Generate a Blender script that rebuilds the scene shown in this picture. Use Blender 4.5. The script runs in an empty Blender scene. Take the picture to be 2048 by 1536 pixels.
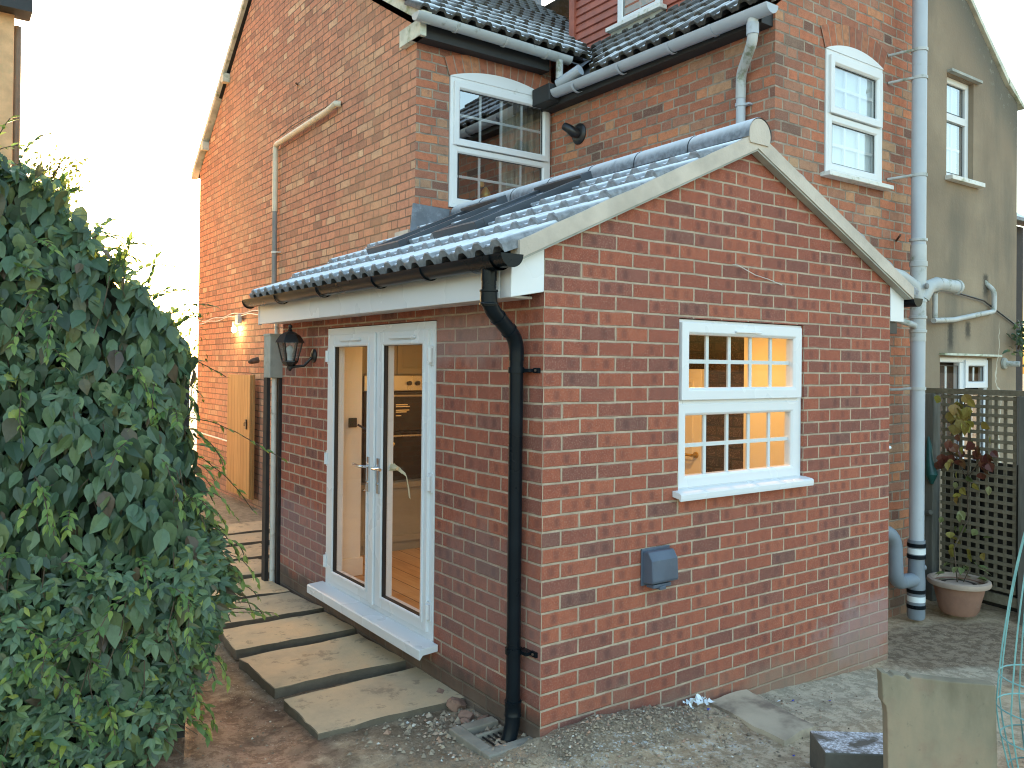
import bpy, bmesh, math, random
from mathutils import Vector, Matrix, noise
random.seed(7)
R_ = math.radians
scene = bpy.context.scene
COL = scene.collection

# ------------------------------------------------------------------ camera
cd = bpy.data.cameras.new('camera'); cam = bpy.data.objects.new('camera', cd); COL.objects.link(cam)
cam.location = (-2.33688, -3.03766, 1.67456)
cam.rotation_euler = (1.57789, -0.0099768, -0.617644)
cd.sensor_width = 36; cd.lens = 1648.86 / 2048 * 36; cd.shift_y = -47.7 / 2048
cd.clip_start = 0.05; cd.clip_end = 2000
scene.camera = cam

# ------------------------------------------------------------------ light
SUN_AZ = Vector((0.255, 0.967, 0)).normalized(); SUN_EL = R_(4.5)
w = bpy.data.worlds.new('World'); scene.world = w; w.use_nodes = True
wn = w.node_tree; wn.nodes.clear()
sky = wn.nodes.new('ShaderNodeTexSky'); sky.sky_type = 'NISHITA'; sky.sun_disc = False
sky.sun_elevation = SUN_EL; sky.sun_rotation = math.atan2(SUN_AZ.x, SUN_AZ.y)
sky.air_density = 1.0; sky.dust_density = 2.6; sky.ozone_density = 1.25; sky.altitude = 50
bg = wn.nodes.new('ShaderNodeBackground'); bg.inputs[1].default_value = 0.15
wo = wn.nodes.new('ShaderNodeOutputWorld')
wn.links.new(sky.outputs[0], bg.inputs[0]); wn.links.new(bg.outputs[0], wo.inputs[0])
sl = bpy.data.lights.new('sun', 'SUN'); sl.energy = 2.0; sl.angle = R_(0.5); sl.color = (1, 0.78, 0.5)
so = bpy.data.objects.new('sun', sl); COL.objects.link(so)
sd = Vector((SUN_AZ.x * math.cos(SUN_EL), SUN_AZ.y * math.cos(SUN_EL), math.sin(SUN_EL)))
so.rotation_euler = sd.to_track_quat('Z', 'Y').to_euler(); so.location = (0, 12, 12)
vs = scene.view_settings
vs.view_transform = 'Standard'; vs.look = 'None'; vs.gamma = 1; vs.use_curve_mapping = False
vs.exposure = 3.3
scene.cycles.filter_width = 1.1

# ------------------------------------------------------------------ object helpers
class MB:
    """collects vertices and faces of one mesh"""
    def __init__(s): s.v = []; s.f = []
    def add(s, vs_, fs):
        b = len(s.v); s.v += [tuple(p) for p in vs_]; s.f += [tuple(i + b for i in f) for f in fs]; return s
    def box(s, x0, x1, y0, y1, z0, z1, m=None):
        x0, x1 = min(x0, x1), max(x0, x1); y0, y1 = min(y0, y1), max(y0, y1); z0, z1 = min(z0, z1), max(z0, z1)
        p = [Vector(q) for q in ((x0,y0,z0),(x1,y0,z0),(x1,y1,z0),(x0,y1,z0),(x0,y0,z1),(x1,y0,z1),(x1,y1,z1),(x0,y1,z1))]
        if m is not None: p = [m @ q for q in p]
        return s.add(p, [(0,3,2,1),(4,5,6,7),(0,1,5,4),(1,2,6,5),(2,3,7,6),(3,0,4,7)])
    def quad(s, *p): return s.add(p, [tuple(range(len(p)))])
    def prism(s, poly, d):
        """polygon (list of 3D points) swept by vector d"""
        n = len(poly); d = Vector(d); a = [Vector(p) for p in poly]
        return s.add(a + [p + d for p in a], [tuple(range(n))[::-1], tuple(range(n, 2*n))] + [(i, (i+1) % n, n + (i+1) % n, n + i) for i in range(n)])
    def tube(s, path, r, n=12, caps=True, radii=None):
        path = [Vector(p) for p in path]; rings = []
        prev = None
        for i, p in enumerate(path):
            t = (path[min(i+1, len(path)-1)] - path[max(i-1, 0)]).normalized()
            if prev is None:
                a = Vector((0,0,1)) if abs(t.z) < .9 else Vector((1,0,0))
                u = t.cross(a).normalized()
            else:
                u = (prev - t * prev.dot(t)).normalized()
            prev = u; v_ = t.cross(u); rr = radii[i] if radii else r
            rings.append([p + (u*math.cos(2*math.pi*k/n) + v_*math.sin(2*math.pi*k/n))*rr for k in range(n)])
        vs_ = [q for ring in rings for q in ring]; fs = []
        for i in range(len(path)-1):
            for k in range(n):
                fs.append((i*n+k, i*n+(k+1) % n, (i+1)*n+(k+1) % n, (i+1)*n+k))
        if caps: fs += [tuple(range(n))[::-1], tuple(range((len(path)-1)*n, len(path)*n))]
        return s.add(vs_, fs)
    def lathe(s, c, prof, n=32, axis='Z'):
        c = Vector(c); vs_ = []; fs = []
        for r, h in prof:
            for k in range(n):
                a = 2*math.pi*k/n
                o = {'Z': (r*math.cos(a), r*math.sin(a), h), 'Y': (r*math.cos(a), h, r*math.sin(a)), 'X': (h, r*math.cos(a), r*math.sin(a))}[axis]
                vs_.append(c + Vector(o))
        for i in range(len(prof)-1):
            for k in range(n): fs.append((i*n+k, i*n+(k+1) % n, (i+1)*n+(k+1) % n, (i+1)*n+k))
        fs += [tuple(range(n))[::-1], tuple(range((len(prof)-1)*n, len(prof)*n))]
        return s.add(vs_, fs)
    def build(s, name, mat, parent=None, smooth=False, bevel=0, segs=2):
        me = bpy.data.meshes.new(name); me.from_pydata(s.v, [], s.f); me.materials.append(mat)
        bm = bmesh.new(); bm.from_mesh(me); bmesh.ops.recalc_face_normals(bm, faces=bm.faces); bm.to_mesh(me); bm.free()
        o = bpy.data.objects.new(name, me); COL.objects.link(o)
        if smooth:
            for p in me.polygons: p.use_smooth = True
            if smooth != 'all':
                me.set_sharp_from_angle(angle=R_(40))
        if bevel:
            m = o.modifiers.new('bevel', 'BEVEL'); m.width = bevel; m.segments = segs; m.limit_method = 'ANGLE'; m.angle_limit = R_(40)
        if parent is not None: attach(o, parent)
        return o

def origin_of(o):
    p = Vector(o.location)
    q = o
    return p
def attach(o, parent):
    o.parent = parent
    o.matrix_parent_inverse = Matrix.Translation(-world_loc(parent))
def world_loc(o):
    if o.parent is None: return Vector(o.location)
    return Vector(o.location) + 0 * world_loc(o.parent)
def thing(name, label, cat, loc, group=None):
    o = bpy.data.objects.new(name, None); COL.objects.link(o); o.location = loc; o.empty_display_size = .1
    o['label'] = label; o['category'] = cat
    if group: o['group'] = group
    return o
def tag(o, label, cat, group=None):
    o['label'] = label; o['category'] = cat
    if group: o['group'] = group
    return o
def copy_tree(o, delta, label, parent=None):
    c = o.copy(); COL.objects.link(c)
    if parent is None:
        c.location = Vector(o.location) + Vector(delta); c['label'] = label
    else:
        c.parent = parent; c.matrix_parent_inverse = o.matrix_parent_inverse
    for ch in list(o.children): copy_tree(ch, delta, label, c)
    return c
def arc(c, r, a0, a1, n, plane='XZ'):
    out = []
    for i in range(n+1):
        a = a0 + (a1-a0)*i/n
        ca, sa = r*math.cos(a), r*math.sin(a)
        out.append(Vector(c) + Vector({'XZ': (ca,0,sa), 'YZ': (0,ca,sa), 'XY': (ca,sa,0)}[plane]))
    return out

# ------------------------------------------------------------------ material helpers
class NT:
    def __init__(s, name):
        s.m = bpy.data.materials.new(name); s.m.use_nodes = True; s.t = s.m.node_tree; s.t.nodes.clear()
        s.out = s.t.nodes.new('ShaderNodeOutputMaterial')
    def n(s, typ, ins=None, **kw):
        nd = s.t.nodes.new('ShaderNode' + typ)
        for k, v in kw.items(): setattr(nd, k, v)
        if ins:
            for k, v in ins.items(): s.put(nd.inputs[k], v)
        return nd
    def put(s, sock, v):
        if isinstance(v, bpy.types.NodeSocket): s.t.links.new(v, sock)
        elif isinstance(v, bpy.types.Node): s.t.links.new(v.outputs[0], sock)
        else: sock.default_value = v
    def math(s, op, a, b=0.0, c=0.0):
        nd = s.t.nodes.new('ShaderNodeMath'); nd.operation = op
        s.put(nd.inputs[0], a); s.put(nd.inputs[1], b); s.put(nd.inputs[2], c); return nd.outputs[0]
    def mix(s, f, a, b, blend='MIX'):
        nd = s.t.nodes.new('ShaderNodeMix'); nd.data_type = 'RGBA'; nd.blend_type = blend
        s.put(nd.inputs[0], f)
        s.put(nd.inputs[6], a if not isinstance(a, tuple) or len(a) == 4 else (*a, 1))
        s.put(nd.inputs[7], b if not isinstance(b, tuple) or len(b) == 4 else (*b, 1)); return nd.outputs[2]
    def fmix(s, f, a, b):
        nd = s.t.nodes.new('ShaderNodeMix'); s.put(nd.inputs[0], f); s.put(nd.inputs[2], a); s.put(nd.inputs[3], b); return nd.outputs[0]
    def rng(s, v, a, b, c=0.0, d=1.0, smooth=True):
        nd = s.t.nodes.new('ShaderNodeMapRange'); nd.interpolation_type = 'SMOOTHSTEP' if smooth else 'LINEAR'
        s.put(nd.inputs[0], v); s.put(nd.inputs[1], a); s.put(nd.inputs[2], b); s.put(nd.inputs[3], c); s.put(nd.inputs[4], d); return nd.outputs[0]
    def noise(s, vec, scale, detail=3, rough=.55, w=False):
        nd = s.t.nodes.new('ShaderNodeTexNoise'); s.put(nd.inputs['Vector'], vec); nd.inputs['Scale'].default_value = scale
        nd.inputs['Detail'].default_value = detail; nd.inputs['Roughness'].default_value = rough; return nd.outputs[0]
    def ramp(s, v, stops, const=False):
        nd = s.t.nodes.new('ShaderNodeValToRGB'); s.put(nd.inputs[0], v); e = nd.color_ramp
        e.interpolation = 'CONSTANT' if const else 'LINEAR'
        while len(e.elements) < len(stops): e.elements.new(.5)
        for el, (p, c) in zip(e.elements, stops): el.position = p; el.color = (*c, 1)
        return nd.outputs[0]
    def geo(s, what='Position'): return s.n('NewGeometry').outputs[what]
    def sep(s, v):
        nd = s.n('SeparateXYZ', {0: v}); return nd.outputs
    def comb(s, x, y, z): return s.n('CombineXYZ', {0: x, 1: y, 2: z}).outputs[0]
    def scl(s, v, xyz): return s.n('VectorMath', {0: v, 1: xyz}, operation='MULTIPLY').outputs[0]
    def bump(s, h, strength=.5, dist=.01): return s.n('Bump', {'Height': h, 'Strength': strength, 'Distance': dist}).outputs[0]
    def finish(s, col, rough=.7, metal=0.0, normal=None, spec=.5, **extra):
        p = s.n('BsdfPrincipled'); s.put(p.inputs['Base Color'], col if not isinstance(col, tuple) or len(col) == 4 else (*col, 1))
        s.put(p.inputs['Roughness'], rough); s.put(p.inputs['Metallic'], metal); p.inputs['Specular IOR Level'].default_value = spec
        if normal is not None: s.put(p.inputs['Normal'], normal)
        for k, v in extra.items(): s.put(p.inputs[k], v)
        s.t.links.new(p.outputs[0], s.out.inputs[0]); s.p = p
        return s.m

def simple(name, col, rough=.6, var=.12, scale=6, bump=.0, bscale=60, metal=0.0, spec=.5, grime=None, gscale=2.5, gth=.55):
    t = NT(name); P = t.geo()
    nz = t.noise(P, scale, 4)
    lo = tuple(c*(1-var) for c in col); hi = tuple(min(1, c*(1+var)) for c in col)
    c = t.mix(t.rng(nz, .3, .7), lo, hi)
    r = t.rng(nz, .2, .8, max(.02, rough-.06), min(1, rough+.06))
    if grime:
        g = t.rng(t.noise(P, gscale, 5, .65), gth, gth+.18)
        c = t.mix(g, c, grime); r = t.fmix(g, r, .9)
    nrm = t.bump(t.noise(P, bscale, 3), bump, .006) if bump else None
    return t.finish(c, r, metal, nrm, spec)

def brick_mat(name, bond, h, mort, stops, mcol, off=(0,0,0), kiln=.0, bumpd=.005, dirt=None, patch=None, wob=.004, mvar=.25):
    t = NT(name); P = t.geo(); x, y, z = t.sep(P)
    nx = t.math('ABSOLUTE', t.sep(t.geo('True Normal'))[0]); isx = t.math('GREATER_THAN', nx, .5)
    u0 = t.fmix(isx, t.math('ADD', x, off[0]), t.math('ADD', y, off[1]))
    wv = t.n('TexNoise', {'Vector': P, 'Scale': 4.0, 'Detail': 2.0})
    wc = t.sep(wv.outputs[1])
    u = t.math('ADD', u0, t.math('MULTIPLY', t.math('SUBTRACT', wc[0], .5), wob*2))
    zz = t.math('ADD', t.math('ADD', z, off[2]), t.math('MULTIPLY', t.math('SUBTRACT', wc[1], .5), wob*2.4))
    rz = t.math('DIVIDE', zz, h); row = t.math('FLOOR', rz); fz = t.math('SUBTRACT', rz, row)
    par = t.math('MULTIPLY', t.math('FRACT', t.math('MULTIPLY', t.math('ADD', row, 1000.0), .5)), 1.0)   # 0 or .5
    dz = t.math('MULTIPLY', t.math('MINIMUM', fz, t.math('SUBTRACT', 1.0, fz)), h)
    if bond == 'stretcher':
        per = .225
        us = t.math('ADD', t.math('DIVIDE', u, per), par); cu = t.math('FLOOR', us); fu = t.math('SUBTRACT', us, cu)
        du = t.math('MULTIPLY', t.math('MINIMUM', fu, t.math('SUBTRACT', 1.0, fu)), per)
    else:
        per, s_ = .348, .665
        # every row slides by its own amount: an irregular old bond
        rr = t.n('TexWhiteNoise', {'W': row}, noise_dimensions='1D').outputs[0]
        us = t.math('ADD', t.math('ADD', t.math('DIVIDE', u, per), par), t.math('MULTIPLY', rr, .12)); k = t.math('FLOOR', us); f = t.math('SUBTRACT', us, k)
        ish = t.math('GREATER_THAN', f, s_)
        du = t.math('MULTIPLY', t.math('MINIMUM', t.math('MINIMUM', f, t.math('SUBTRACT', 1.0, f)), t.math('ABSOLUTE', t.math('SUBTRACT', f, s_))), per)
        cu = t.math('ADD', t.math('MULTIPLY', k, 2.0), ish); fu = f
    d = t.math('MINIMUM', du, dz)
    edge = t.math('ADD', d, t.math('MULTIPLY', t.math('SUBTRACT', t.noise(P, 70, 2), .5), .0045))
    mask = t.rng(edge, mort*.5-.0015, mort*.5+.002)
    idv = t.comb(cu, row, isx)
    wn1 = t.n('TexWhiteNoise', {'Vector': idv}, noise_dimensions='3D'); rv = wn1.outputs[0]; rc = t.sep(wn1.outputs[1])
    col = t.ramp(rv, stops)
    # mottling inside each brick
    sP = t.n('VectorMath', {0: P, 1: t.scl(idv, (3.7, 5.1, 9.3))}, operation='ADD').outputs[0]
    n1 = t.noise(sP, 22, 4, .6); n2 = t.noise(sP, 120, 2)
    col = t.mix(t.rng(n1, .35, .75, 0, .55), col, t.mix(.5, col, (.10, .05, .045)))
    col = t.mix(t.rng(n2, .45, .75, 0, .4), col, t.mix(.5, col, (.58, .42, .32))); col = t.mix(t.rng(t.noise(sP, 55, 5, .75), .56, .68, 0, .5), col, t.mix(.6, col, (.07, .04, .035)))
    col = t.mix(t.math('MULTIPLY', t.rng(t.noise(P, 6, 5, .7), .5, .66), t.rng(d, mort*.5+.009, mort*.5, 0, .45)), col, mcol)
    if kiln:
        for cc, ww, rr_ in ((.3, .11, rc[0]), (.68, .12, rc[1])):
            c0 = t.math('ADD', cc-.07, t.math('MULTIPLY', rc[2], .16))
            bl = t.rng(t.math('ADD', t.math('ABSOLUTE', t.math('SUBTRACT', fu, c0)), t.math('MULTIPLY', t.math('SUBTRACT', n1, .5), .22)), ww*1.25, ww*.15)
            bl = t.math('MULTIPLY', bl, t.rng(rr_, .25, .9, 0, kiln))
            bl = t.math('MULTIPLY', bl, t.rng(dz, .006, .026))
            col = t.mix(bl, col, t.mix(.6, col, (.09, .045, .045)))
    mc = t.mix(t.rng(t.noise(P, 9, 4), .3, .75), tuple(c*(1-mvar) for c in mcol), tuple(min(1, c*(1+mvar*.5)) for c in mcol))
    col = t.mix(mask, mc, col)
    if patch: col = patch(t, P, (x, y, z), col, mask)
    if dirt:
        zlo, zhi, dcol, amt = dirt
        dn = t.math('ADD', z, t.math('MULTIPLY', t.math('SUBTRACT', t.noise(P, 3.2, 4), .5), -.5))
        col = t.mix(t.rng(dn, zhi, zlo, 0, amt), col, dcol)
    hgt = t.math('ADD', t.math('MULTIPLY', mask, 1.0), t.math('ADD', t.math('MULTIPLY', n1, .22), t.math('MULTIPLY', n2, .12)))
    tilt = t.math('MULTIPLY', rc[0], .35)
    hgt = t.math('ADD', hgt, t.math('MULTIPLY', tilt, mask))
    return t.finish(col, t.rng(n1, .2, .8, .78, .95), 0, t.bump(hgt, .75, bumpd), .25)

# new red facing brick; the efflorescence bloom has its own shape on the wall
def bloom(t, P, xyz, col, mask):
    x, y, z = xyz
    def spot(cx, cz, rx, rz, ax, amt, c):
        a = t.math('DIVIDE', t.math('SUBTRACT', ax, cx), rx); b = t.math('DIVIDE', t.math('SUBTRACT', z, cz), rz)
        d = t.math('SQRT', t.math('ADD', t.math('MULTIPLY', a, a), t.math('MULTIPLY', b, b)))
        d = t.math('ADD', d, t.math('MULTIPLY', t.math('SUBTRACT', t.noise(P, 5, 5, .65), .5), 1.5))
        return t.rng(d, 1.05, .45, 0, amt)
    on_front = t.rng(t.math('ABSOLUTE', t.sep(t.geo('True Normal'))[1]), .4, .6)
    on_side = t.math('SUBTRACT', 1.0, on_front)
    col = t.mix(t.math('MULTIPLY', on_front, spot(2.65, -.02, .55, .30, x, .55, 0)), col, (.34, .25, .24))
    col = t.mix(t.math('MULTIPLY', on_side, spot(.75, 1.83, .55, .2, y, .45, 0)), col, (.33, .24, .22))
    col = t.mix(t.math('MULTIPLY', on_side, spot(3.0, .35, .9, .42, y, .40, 0)), col, (.30, .23, .24))
    col = t.mix(t.math('MULTIPLY', on_side, spot(.5, .45, .9, .5, y, .35, 0)), col, (.24, .17, .16))
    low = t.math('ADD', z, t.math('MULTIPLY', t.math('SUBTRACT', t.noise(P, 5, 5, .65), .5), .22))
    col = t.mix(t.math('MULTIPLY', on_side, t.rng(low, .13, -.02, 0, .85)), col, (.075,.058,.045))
    speck = t.rng(t.noise(P, 16, 6, .75), .66, .74, 0, .4)
    return t.mix(speck, col, (.42, .32, .28))
NEW = [(0, (.215,.082,.062)), (.1, (.265,.088,.062)), (.28, (.315,.092,.057)), (.5, (.345,.102,.060)), (.75, (.38,.116,.066)), (.88, (.305,.10,.068)), (.95, (.25,.096,.072)), (1, (.19,.09,.072))]
M = {}
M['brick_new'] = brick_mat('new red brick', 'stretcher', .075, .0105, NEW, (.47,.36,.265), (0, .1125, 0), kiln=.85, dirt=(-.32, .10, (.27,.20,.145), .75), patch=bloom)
OLD = [(0, (.15,.085,.065)), (.06, (.25,.105,.07)), (.2, (.36,.135,.08)), (.4, (.43,.15,.08)), (.55, (.51,.175,.09)), (.68, (.40,.185,.115)), (.78, (.33,.135,.09)), (.88, (.45,.28,.16)), (.95, (.58,.215,.10)), (1, (.21,.14,.105))]
def old_patch(t, P, xyz, col, mask):
    s = t.rng(t.noise(P, 1.3, 5, .6), .5, .72, 0, .4)
    col = t.mix(s, col, t.mix(.6, col, (.22,.17,.13)))
    k = t.rng(t.noise(P, 9, 6, .72), .62, .72, 0, .55)
    return t.mix(k, col, (.13,.10,.085))
M['brick_old'] = brick_mat('old red brick', 'flemish', .078, .013, OLD, (.36,.29,.22), (.02, .04, .01), bumpd=.008, patch=old_patch, wob=.008, mvar=.4, dirt=(-.35, .35, (.2,.16,.12), .5))
M['brick_dark'] = brick_mat('shade darkened old inner brick', 'flemish', .078, .013, [(0,(.012,.010,.009)),(.5,(.028,.020,.016)),(1,(.05,.034,.024))], (.045,.036,.028), bumpd=.01)  # old brick with the unlit corner's shade put into its colour
def gable_patch(t, P, xyz, col, mask):
    s = t.rng(t.noise(P, .55, 4, .6), .42, .7, 0, .55)
    col = t.mix(s, col, t.mix(.55, col, (.56,.36,.20)))
    s2 = t.rng(t.noise(t.scl(P, (1,1,.35)), 1.7, 4, .6), .5, .75, 0, .35)
    return t.mix(s2, col, (.34,.21,.15))
GAB = [(0, (.34,.165,.11)), (.12, (.49,.22,.14)), (.35, (.58,.26,.16)), (.55, (.64,.295,.18)), (.7, (.52,.24,.155)), (.82, (.64,.37,.225)), (.92, (.45,.235,.155)), (1, (.72,.48,.30))]
M['brick_gable'] = brick_mat('weathered gable brick', 'flemish', .078, .011, GAB, (.22,.15,.105), (.02, .04, .01), bumpd=.011, patch=gable_patch, wob=.006, mvar=.35, dirt=(-.2, 1.0, (.20,.14,.115), .55))

M['upvc'] = simple('white upvc', (.72,.745,.77), .28, .008, 1.2)
M['upvc_old'] = simple('weathered white upvc', (.72,.735,.73), .4, .03, 2, grime=(.5,.49,.42), gscale=9, gth=.66)
M['sill_old'] = simple('grimy white sill', (.70,.70,.66), .5, .08, 8, grime=(.42,.43,.32), gscale=14, gth=.52)
M['seal'] = simple('black rubber seal', (.02,.02,.022), .5)
M['black_plastic'] = simple('gloss black plastic', (.006,.010,.014), .30, .2, 4, spec=.16, grime=(.035,.037,.04), gscale=6, gth=.68)
M['black_matt'] = simple('black painted metal', (.012,.012,.013), .38, .2, 9)
M['chrome'] = simple('polished chrome', (.7,.71,.72), .12, .03, 8, metal=1)
M['grey_plastic'] = simple('grey plastic', (.42,.46,.50), .38, .05, 3, grime=(.30,.32,.29), gscale=5, gth=.6)
M['grey_plastic_dark'] = simple('dark grey plastic', (.20,.235,.275), .4, .08, 5)
M['grey_plastic_old'] = simple('grimy grey plastic', (.46,.48,.47), .5, .1, 5, grime=(.20,.22,.15), gscale=7, gth=.5)
M['grey_gutter'] = simple('mossy grey gutter', (.44,.47,.47), .5, .08, 4, grime=(.09,.085,.035), gscale=5.5, gth=.56)
M['dark_fascia'] = simple('black bitumen fascia', (.02,.021,.022), .6)
M['lead'] = simple('weathered lead', (.15,.165,.19), .5, .25, 7, .2, 30, grime=(.30,.32,.35), gscale=5, gth=.58)
M['mortar'] = simple('cement mortar', (.53,.465,.39), .92, .14, 5, .35, 90, grime=(.40,.36,.28), gscale=3, gth=.62)
M['concrete'] = simple('grey cast concrete', (.36,.37,.33), .85, .14, 6, .4, 80, grime=(.22,.23,.18), gscale=4, gth=.58)
M['cream_paint'] = simple('cream painted pipe', (.62,.56,.43), .5, .08, 9, grime=(.36,.31,.22), gscale=12, gth=.6)
M['grey_conduit'] = simple('grey conduit', (.22,.21,.20), .6, .1, 9)
M['white_pipe'] = simple('dirty white pipe', (.62,.61,.56), .5, .08, 9, grime=(.36,.34,.28), gscale=12, gth=.56)
M['dark_wood_post'] = simple('dark stained post', (.028,.025,.024), .8, .3, 12)
M['terracotta'] = simple('terracotta', (.27,.145,.10), .85, .15, 6, .25, 70, grime=(.36,.28,.22), gscale=4, gth=.55)
M['terracotta_rim'] = simple('pale bleached terracotta rim', (.40,.31,.25), .85, .12, 8, .25, 70)
M['soil'] = simple('dark potting soil', (.045,.032,.024), .95, .5, 40, .8, 60)
M['red_paint'] = simple('red brown painted boards', (.34,.10,.062), .6, .16, 7, .15, 50)
M['verge_old'] = simple('pale lichened verge', (.56,.57,.47), .9, .2, 6, .4, 50, grime=(.28,.31,.19), gscale=7, gth=.5)
M['flue'] = simple('black flue terminal', (.015,.015,.016), .35)
M['vent_blue'] = simple('slate blue plastic cowl', (.075,.10,.14), .38, .12, 8, grime=(.14,.17,.2), gscale=14, gth=.6)
M['rust'] = simple('rusty iron', (.10,.06,.04), .8, .3, 20)
M['white_wall'] = simple('white painted plaster', (.72,.70,.66), .9, .03, 2)
M['cabinet'] = simple('warm grey cabinet paint', (.24,.225,.185), .5, .03, 3)
M['steel'] = simple('brushed steel', (.55,.53,.5), .3, .05, 3, metal=.9)
M['oven_glass'] = simple('black oven glass', (.012,.010,.010), .12, .1, 3)
M['curtain'] = simple('beige curtain cloth', (.50,.46,.38), .9, .1, 5)
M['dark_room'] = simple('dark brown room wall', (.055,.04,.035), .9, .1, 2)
M['blind'] = simple('obscured white glass', (.62,.70,.71), .7, .05, 1.6)
M['gold'] = simple('yellow brass ornament', (.45,.30,.06), .35, .1, 8, metal=.5)
M['yellow'] = simple('yellow plastic', (.70,.48,.04), .4)
M['paper'] = simple('torn cream paper', (.72,.62,.42), .8)
M['white_plastic'] = simple('white plastic scrap', (.72,.78,.80), .4)
M['blue_plastic'] = simple('blue plastic scrap', (.03,.05,.32), .45)
M['bulbcap'] = simple('grey bulb holder', (.45,.45,.42), .5)
M['teal_wire'] = simple('pale teal coated wire', (.20,.42,.41), .4, .12, 9)
M['teal_cloth'] = simple('dark teal plastic sack', (.012,.07,.065), .45, .3, 12)
M['green_lid'] = simple('dull green plastic', (.10,.17,.13), .5)
M['cardboard'] = simple('tan plastic tub', (.45,.33,.21), .6)
M['aerial'] = simple('grey aerial alloy', (.35,.36,.37), .4, metal=.6)
M['render_tan'] = simple('tan rendered corner', (.68,.42,.22), .9, .14, 5, .3, 60, grime=(.55,.38,.2), gscale=3, gth=.55)
M['brown_pipe'] = simple('brown downpipe', (.23,.17,.11), .5)
M['stone_bit'] = simple('brick rubble', (.24,.14,.10), .95, .35, 14, .6, 50)

def rendered():
    t = NT('grey cement render'); P = t.geo(); x, y, z = t.sep(P)
    n = t.noise(P, 1.1, 5, .6); n2 = t.noise(t.scl(P, (1.4, 1, .3)), 1.5, 4, .6); n3 = t.noise(P, 40, 4)
    c = t.ramp(n, [(.25, (.215,.168,.12)), (.5, (.28,.22,.155)), (.75, (.36,.285,.20))])
    c = t.mix(t.rng(n2, .5, .75, 0, .5), c, (.12,.115,.095))
    # damp tide along the roof edge and soot under the waste pipes
    edge = t.math('SUBTRACT', t.math('ADD', t.math('MULTIPLY', t.math('SUBTRACT', x, 5.8), .82), z), 5.25)
    e2 = t.math('ADD', edge, t.math('MULTIPLY', t.math('SUBTRACT', n, .5), .8))
    c = t.mix(t.rng(e2, -.75, -.05, 0, .7), c, (.075,.085,.075))
    lich = t.math('MULTIPLY', t.rng(t.noise(P, 14, 6, .75), .56, .66), t.rng(e2, -.45, -.02, 0, .7))
    c = t.mix(lich, c, (.33,.34,.27))
    for cx, zt, ln in ((5.52, 2.12, .34), (5.85, 2.14, .2), (6.2, 2.62, .3)):
        m = t.math('MULTIPLY', t.rng(t.math('ADD', t.math('ABSOLUTE', t.math('SUBTRACT', x, cx)), t.math('MULTIPLY', t.math('SUBTRACT', n3, .5), .06)), .075, .015), t.math('MULTIPLY', t.rng(z, zt-ln, zt-ln*.5), t.rng(z, zt+.03, zt-.02)))
        c = t.mix(t.math('MULTIPLY', m, .8), c, (.045,.045,.04))
    # pale patched crack
    crk = t.math('ADD', t.math('SUBTRACT', x, 6.5), t.math('MULTIPLY', t.math('SUBTRACT', t.noise(P, 2.2, 4), .5), .5))
    m = t.math('MULTIPLY', t.rng(t.math('ABSOLUTE', crk), .018, .006), t.math('MULTIPLY', t.rng(z, 2.2, 2.0), .85))
    c = t.mix(m, c, (.55,.52,.43))
    return t.finish(c, .92, 0, t.bump(t.math('ADD', n3, t.math('MULTIPLY', n, .6)), .35, .008), .2)
M['render'] = rendered()

def tile_mat(name, base, frostamt, zfade=None, moss=0, lo=.80, hi=.92):
    t = NT(name); P = t.geo(); x, y, z = t.sep(P); nz = t.sep(t.geo('Normal'))[2]
    n = t.noise(P, 30, 4); nb = t.noise(P, 3, 4); nf = t.noise(P, 9, 6, .7)
    c = t.mix(t.rng(n, .3, .7), tuple(v*.7 for v in base), tuple(v*1.3 for v in base))
    c = t.mix(t.rng(nb, .45, .7, 0, .35), c, tuple(v*1.6 for v in base))
    if moss:
        mm = t.math('MULTIPLY', t.rng(t.noise(P, 7, 5, .7), .5, .64), moss)
        c = t.mix(mm, c, (.055,.048,.022))
    f = t.math('MULTIPLY', t.rng(nz, lo, hi), t.rng(t.math('ADD', nf, t.math('MULTIPLY', nb, .4)), .40, .66, .35, 1))
    f = t.math('MULTIPLY', f, frostamt)
    if zfade: f = t.math('MULTIPLY', f, t.rng(t.math('ADD', z, t.math('MULTIPLY', t.math('SUBTRACT', nb, .5), .8)), zfade[1], zfade[0], .12, 1))
    c = t.mix(f, c, (.76,.81,.84))
    return t.finish(c, t.fmix(f, .6, .75), 0, t.bump(t.math('ADD', n, t.math('MULTIPLY', nf, .5)), .3, .004), .4)
M['tile_new'] = tile_mat('frosted slate grey concrete tile', (.22,.235,.255), .92, lo=.45, hi=.80)
M['tile_bare'] = tile_mat('dark slate grey ridge tile', (.15,.17,.20), .75, lo=.05, hi=.9)
M['tile_old'] = tile_mat('old frosted concrete tile', (.075,.07,.062), .95, (5.0, 5.7), .8, lo=.36, hi=.62)
M['tile_wing'] = tile_mat('old wing concrete tile', (.07,.065,.058), .8, (4.3, 5.0), .8, lo=.36, hi=.62)

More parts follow.
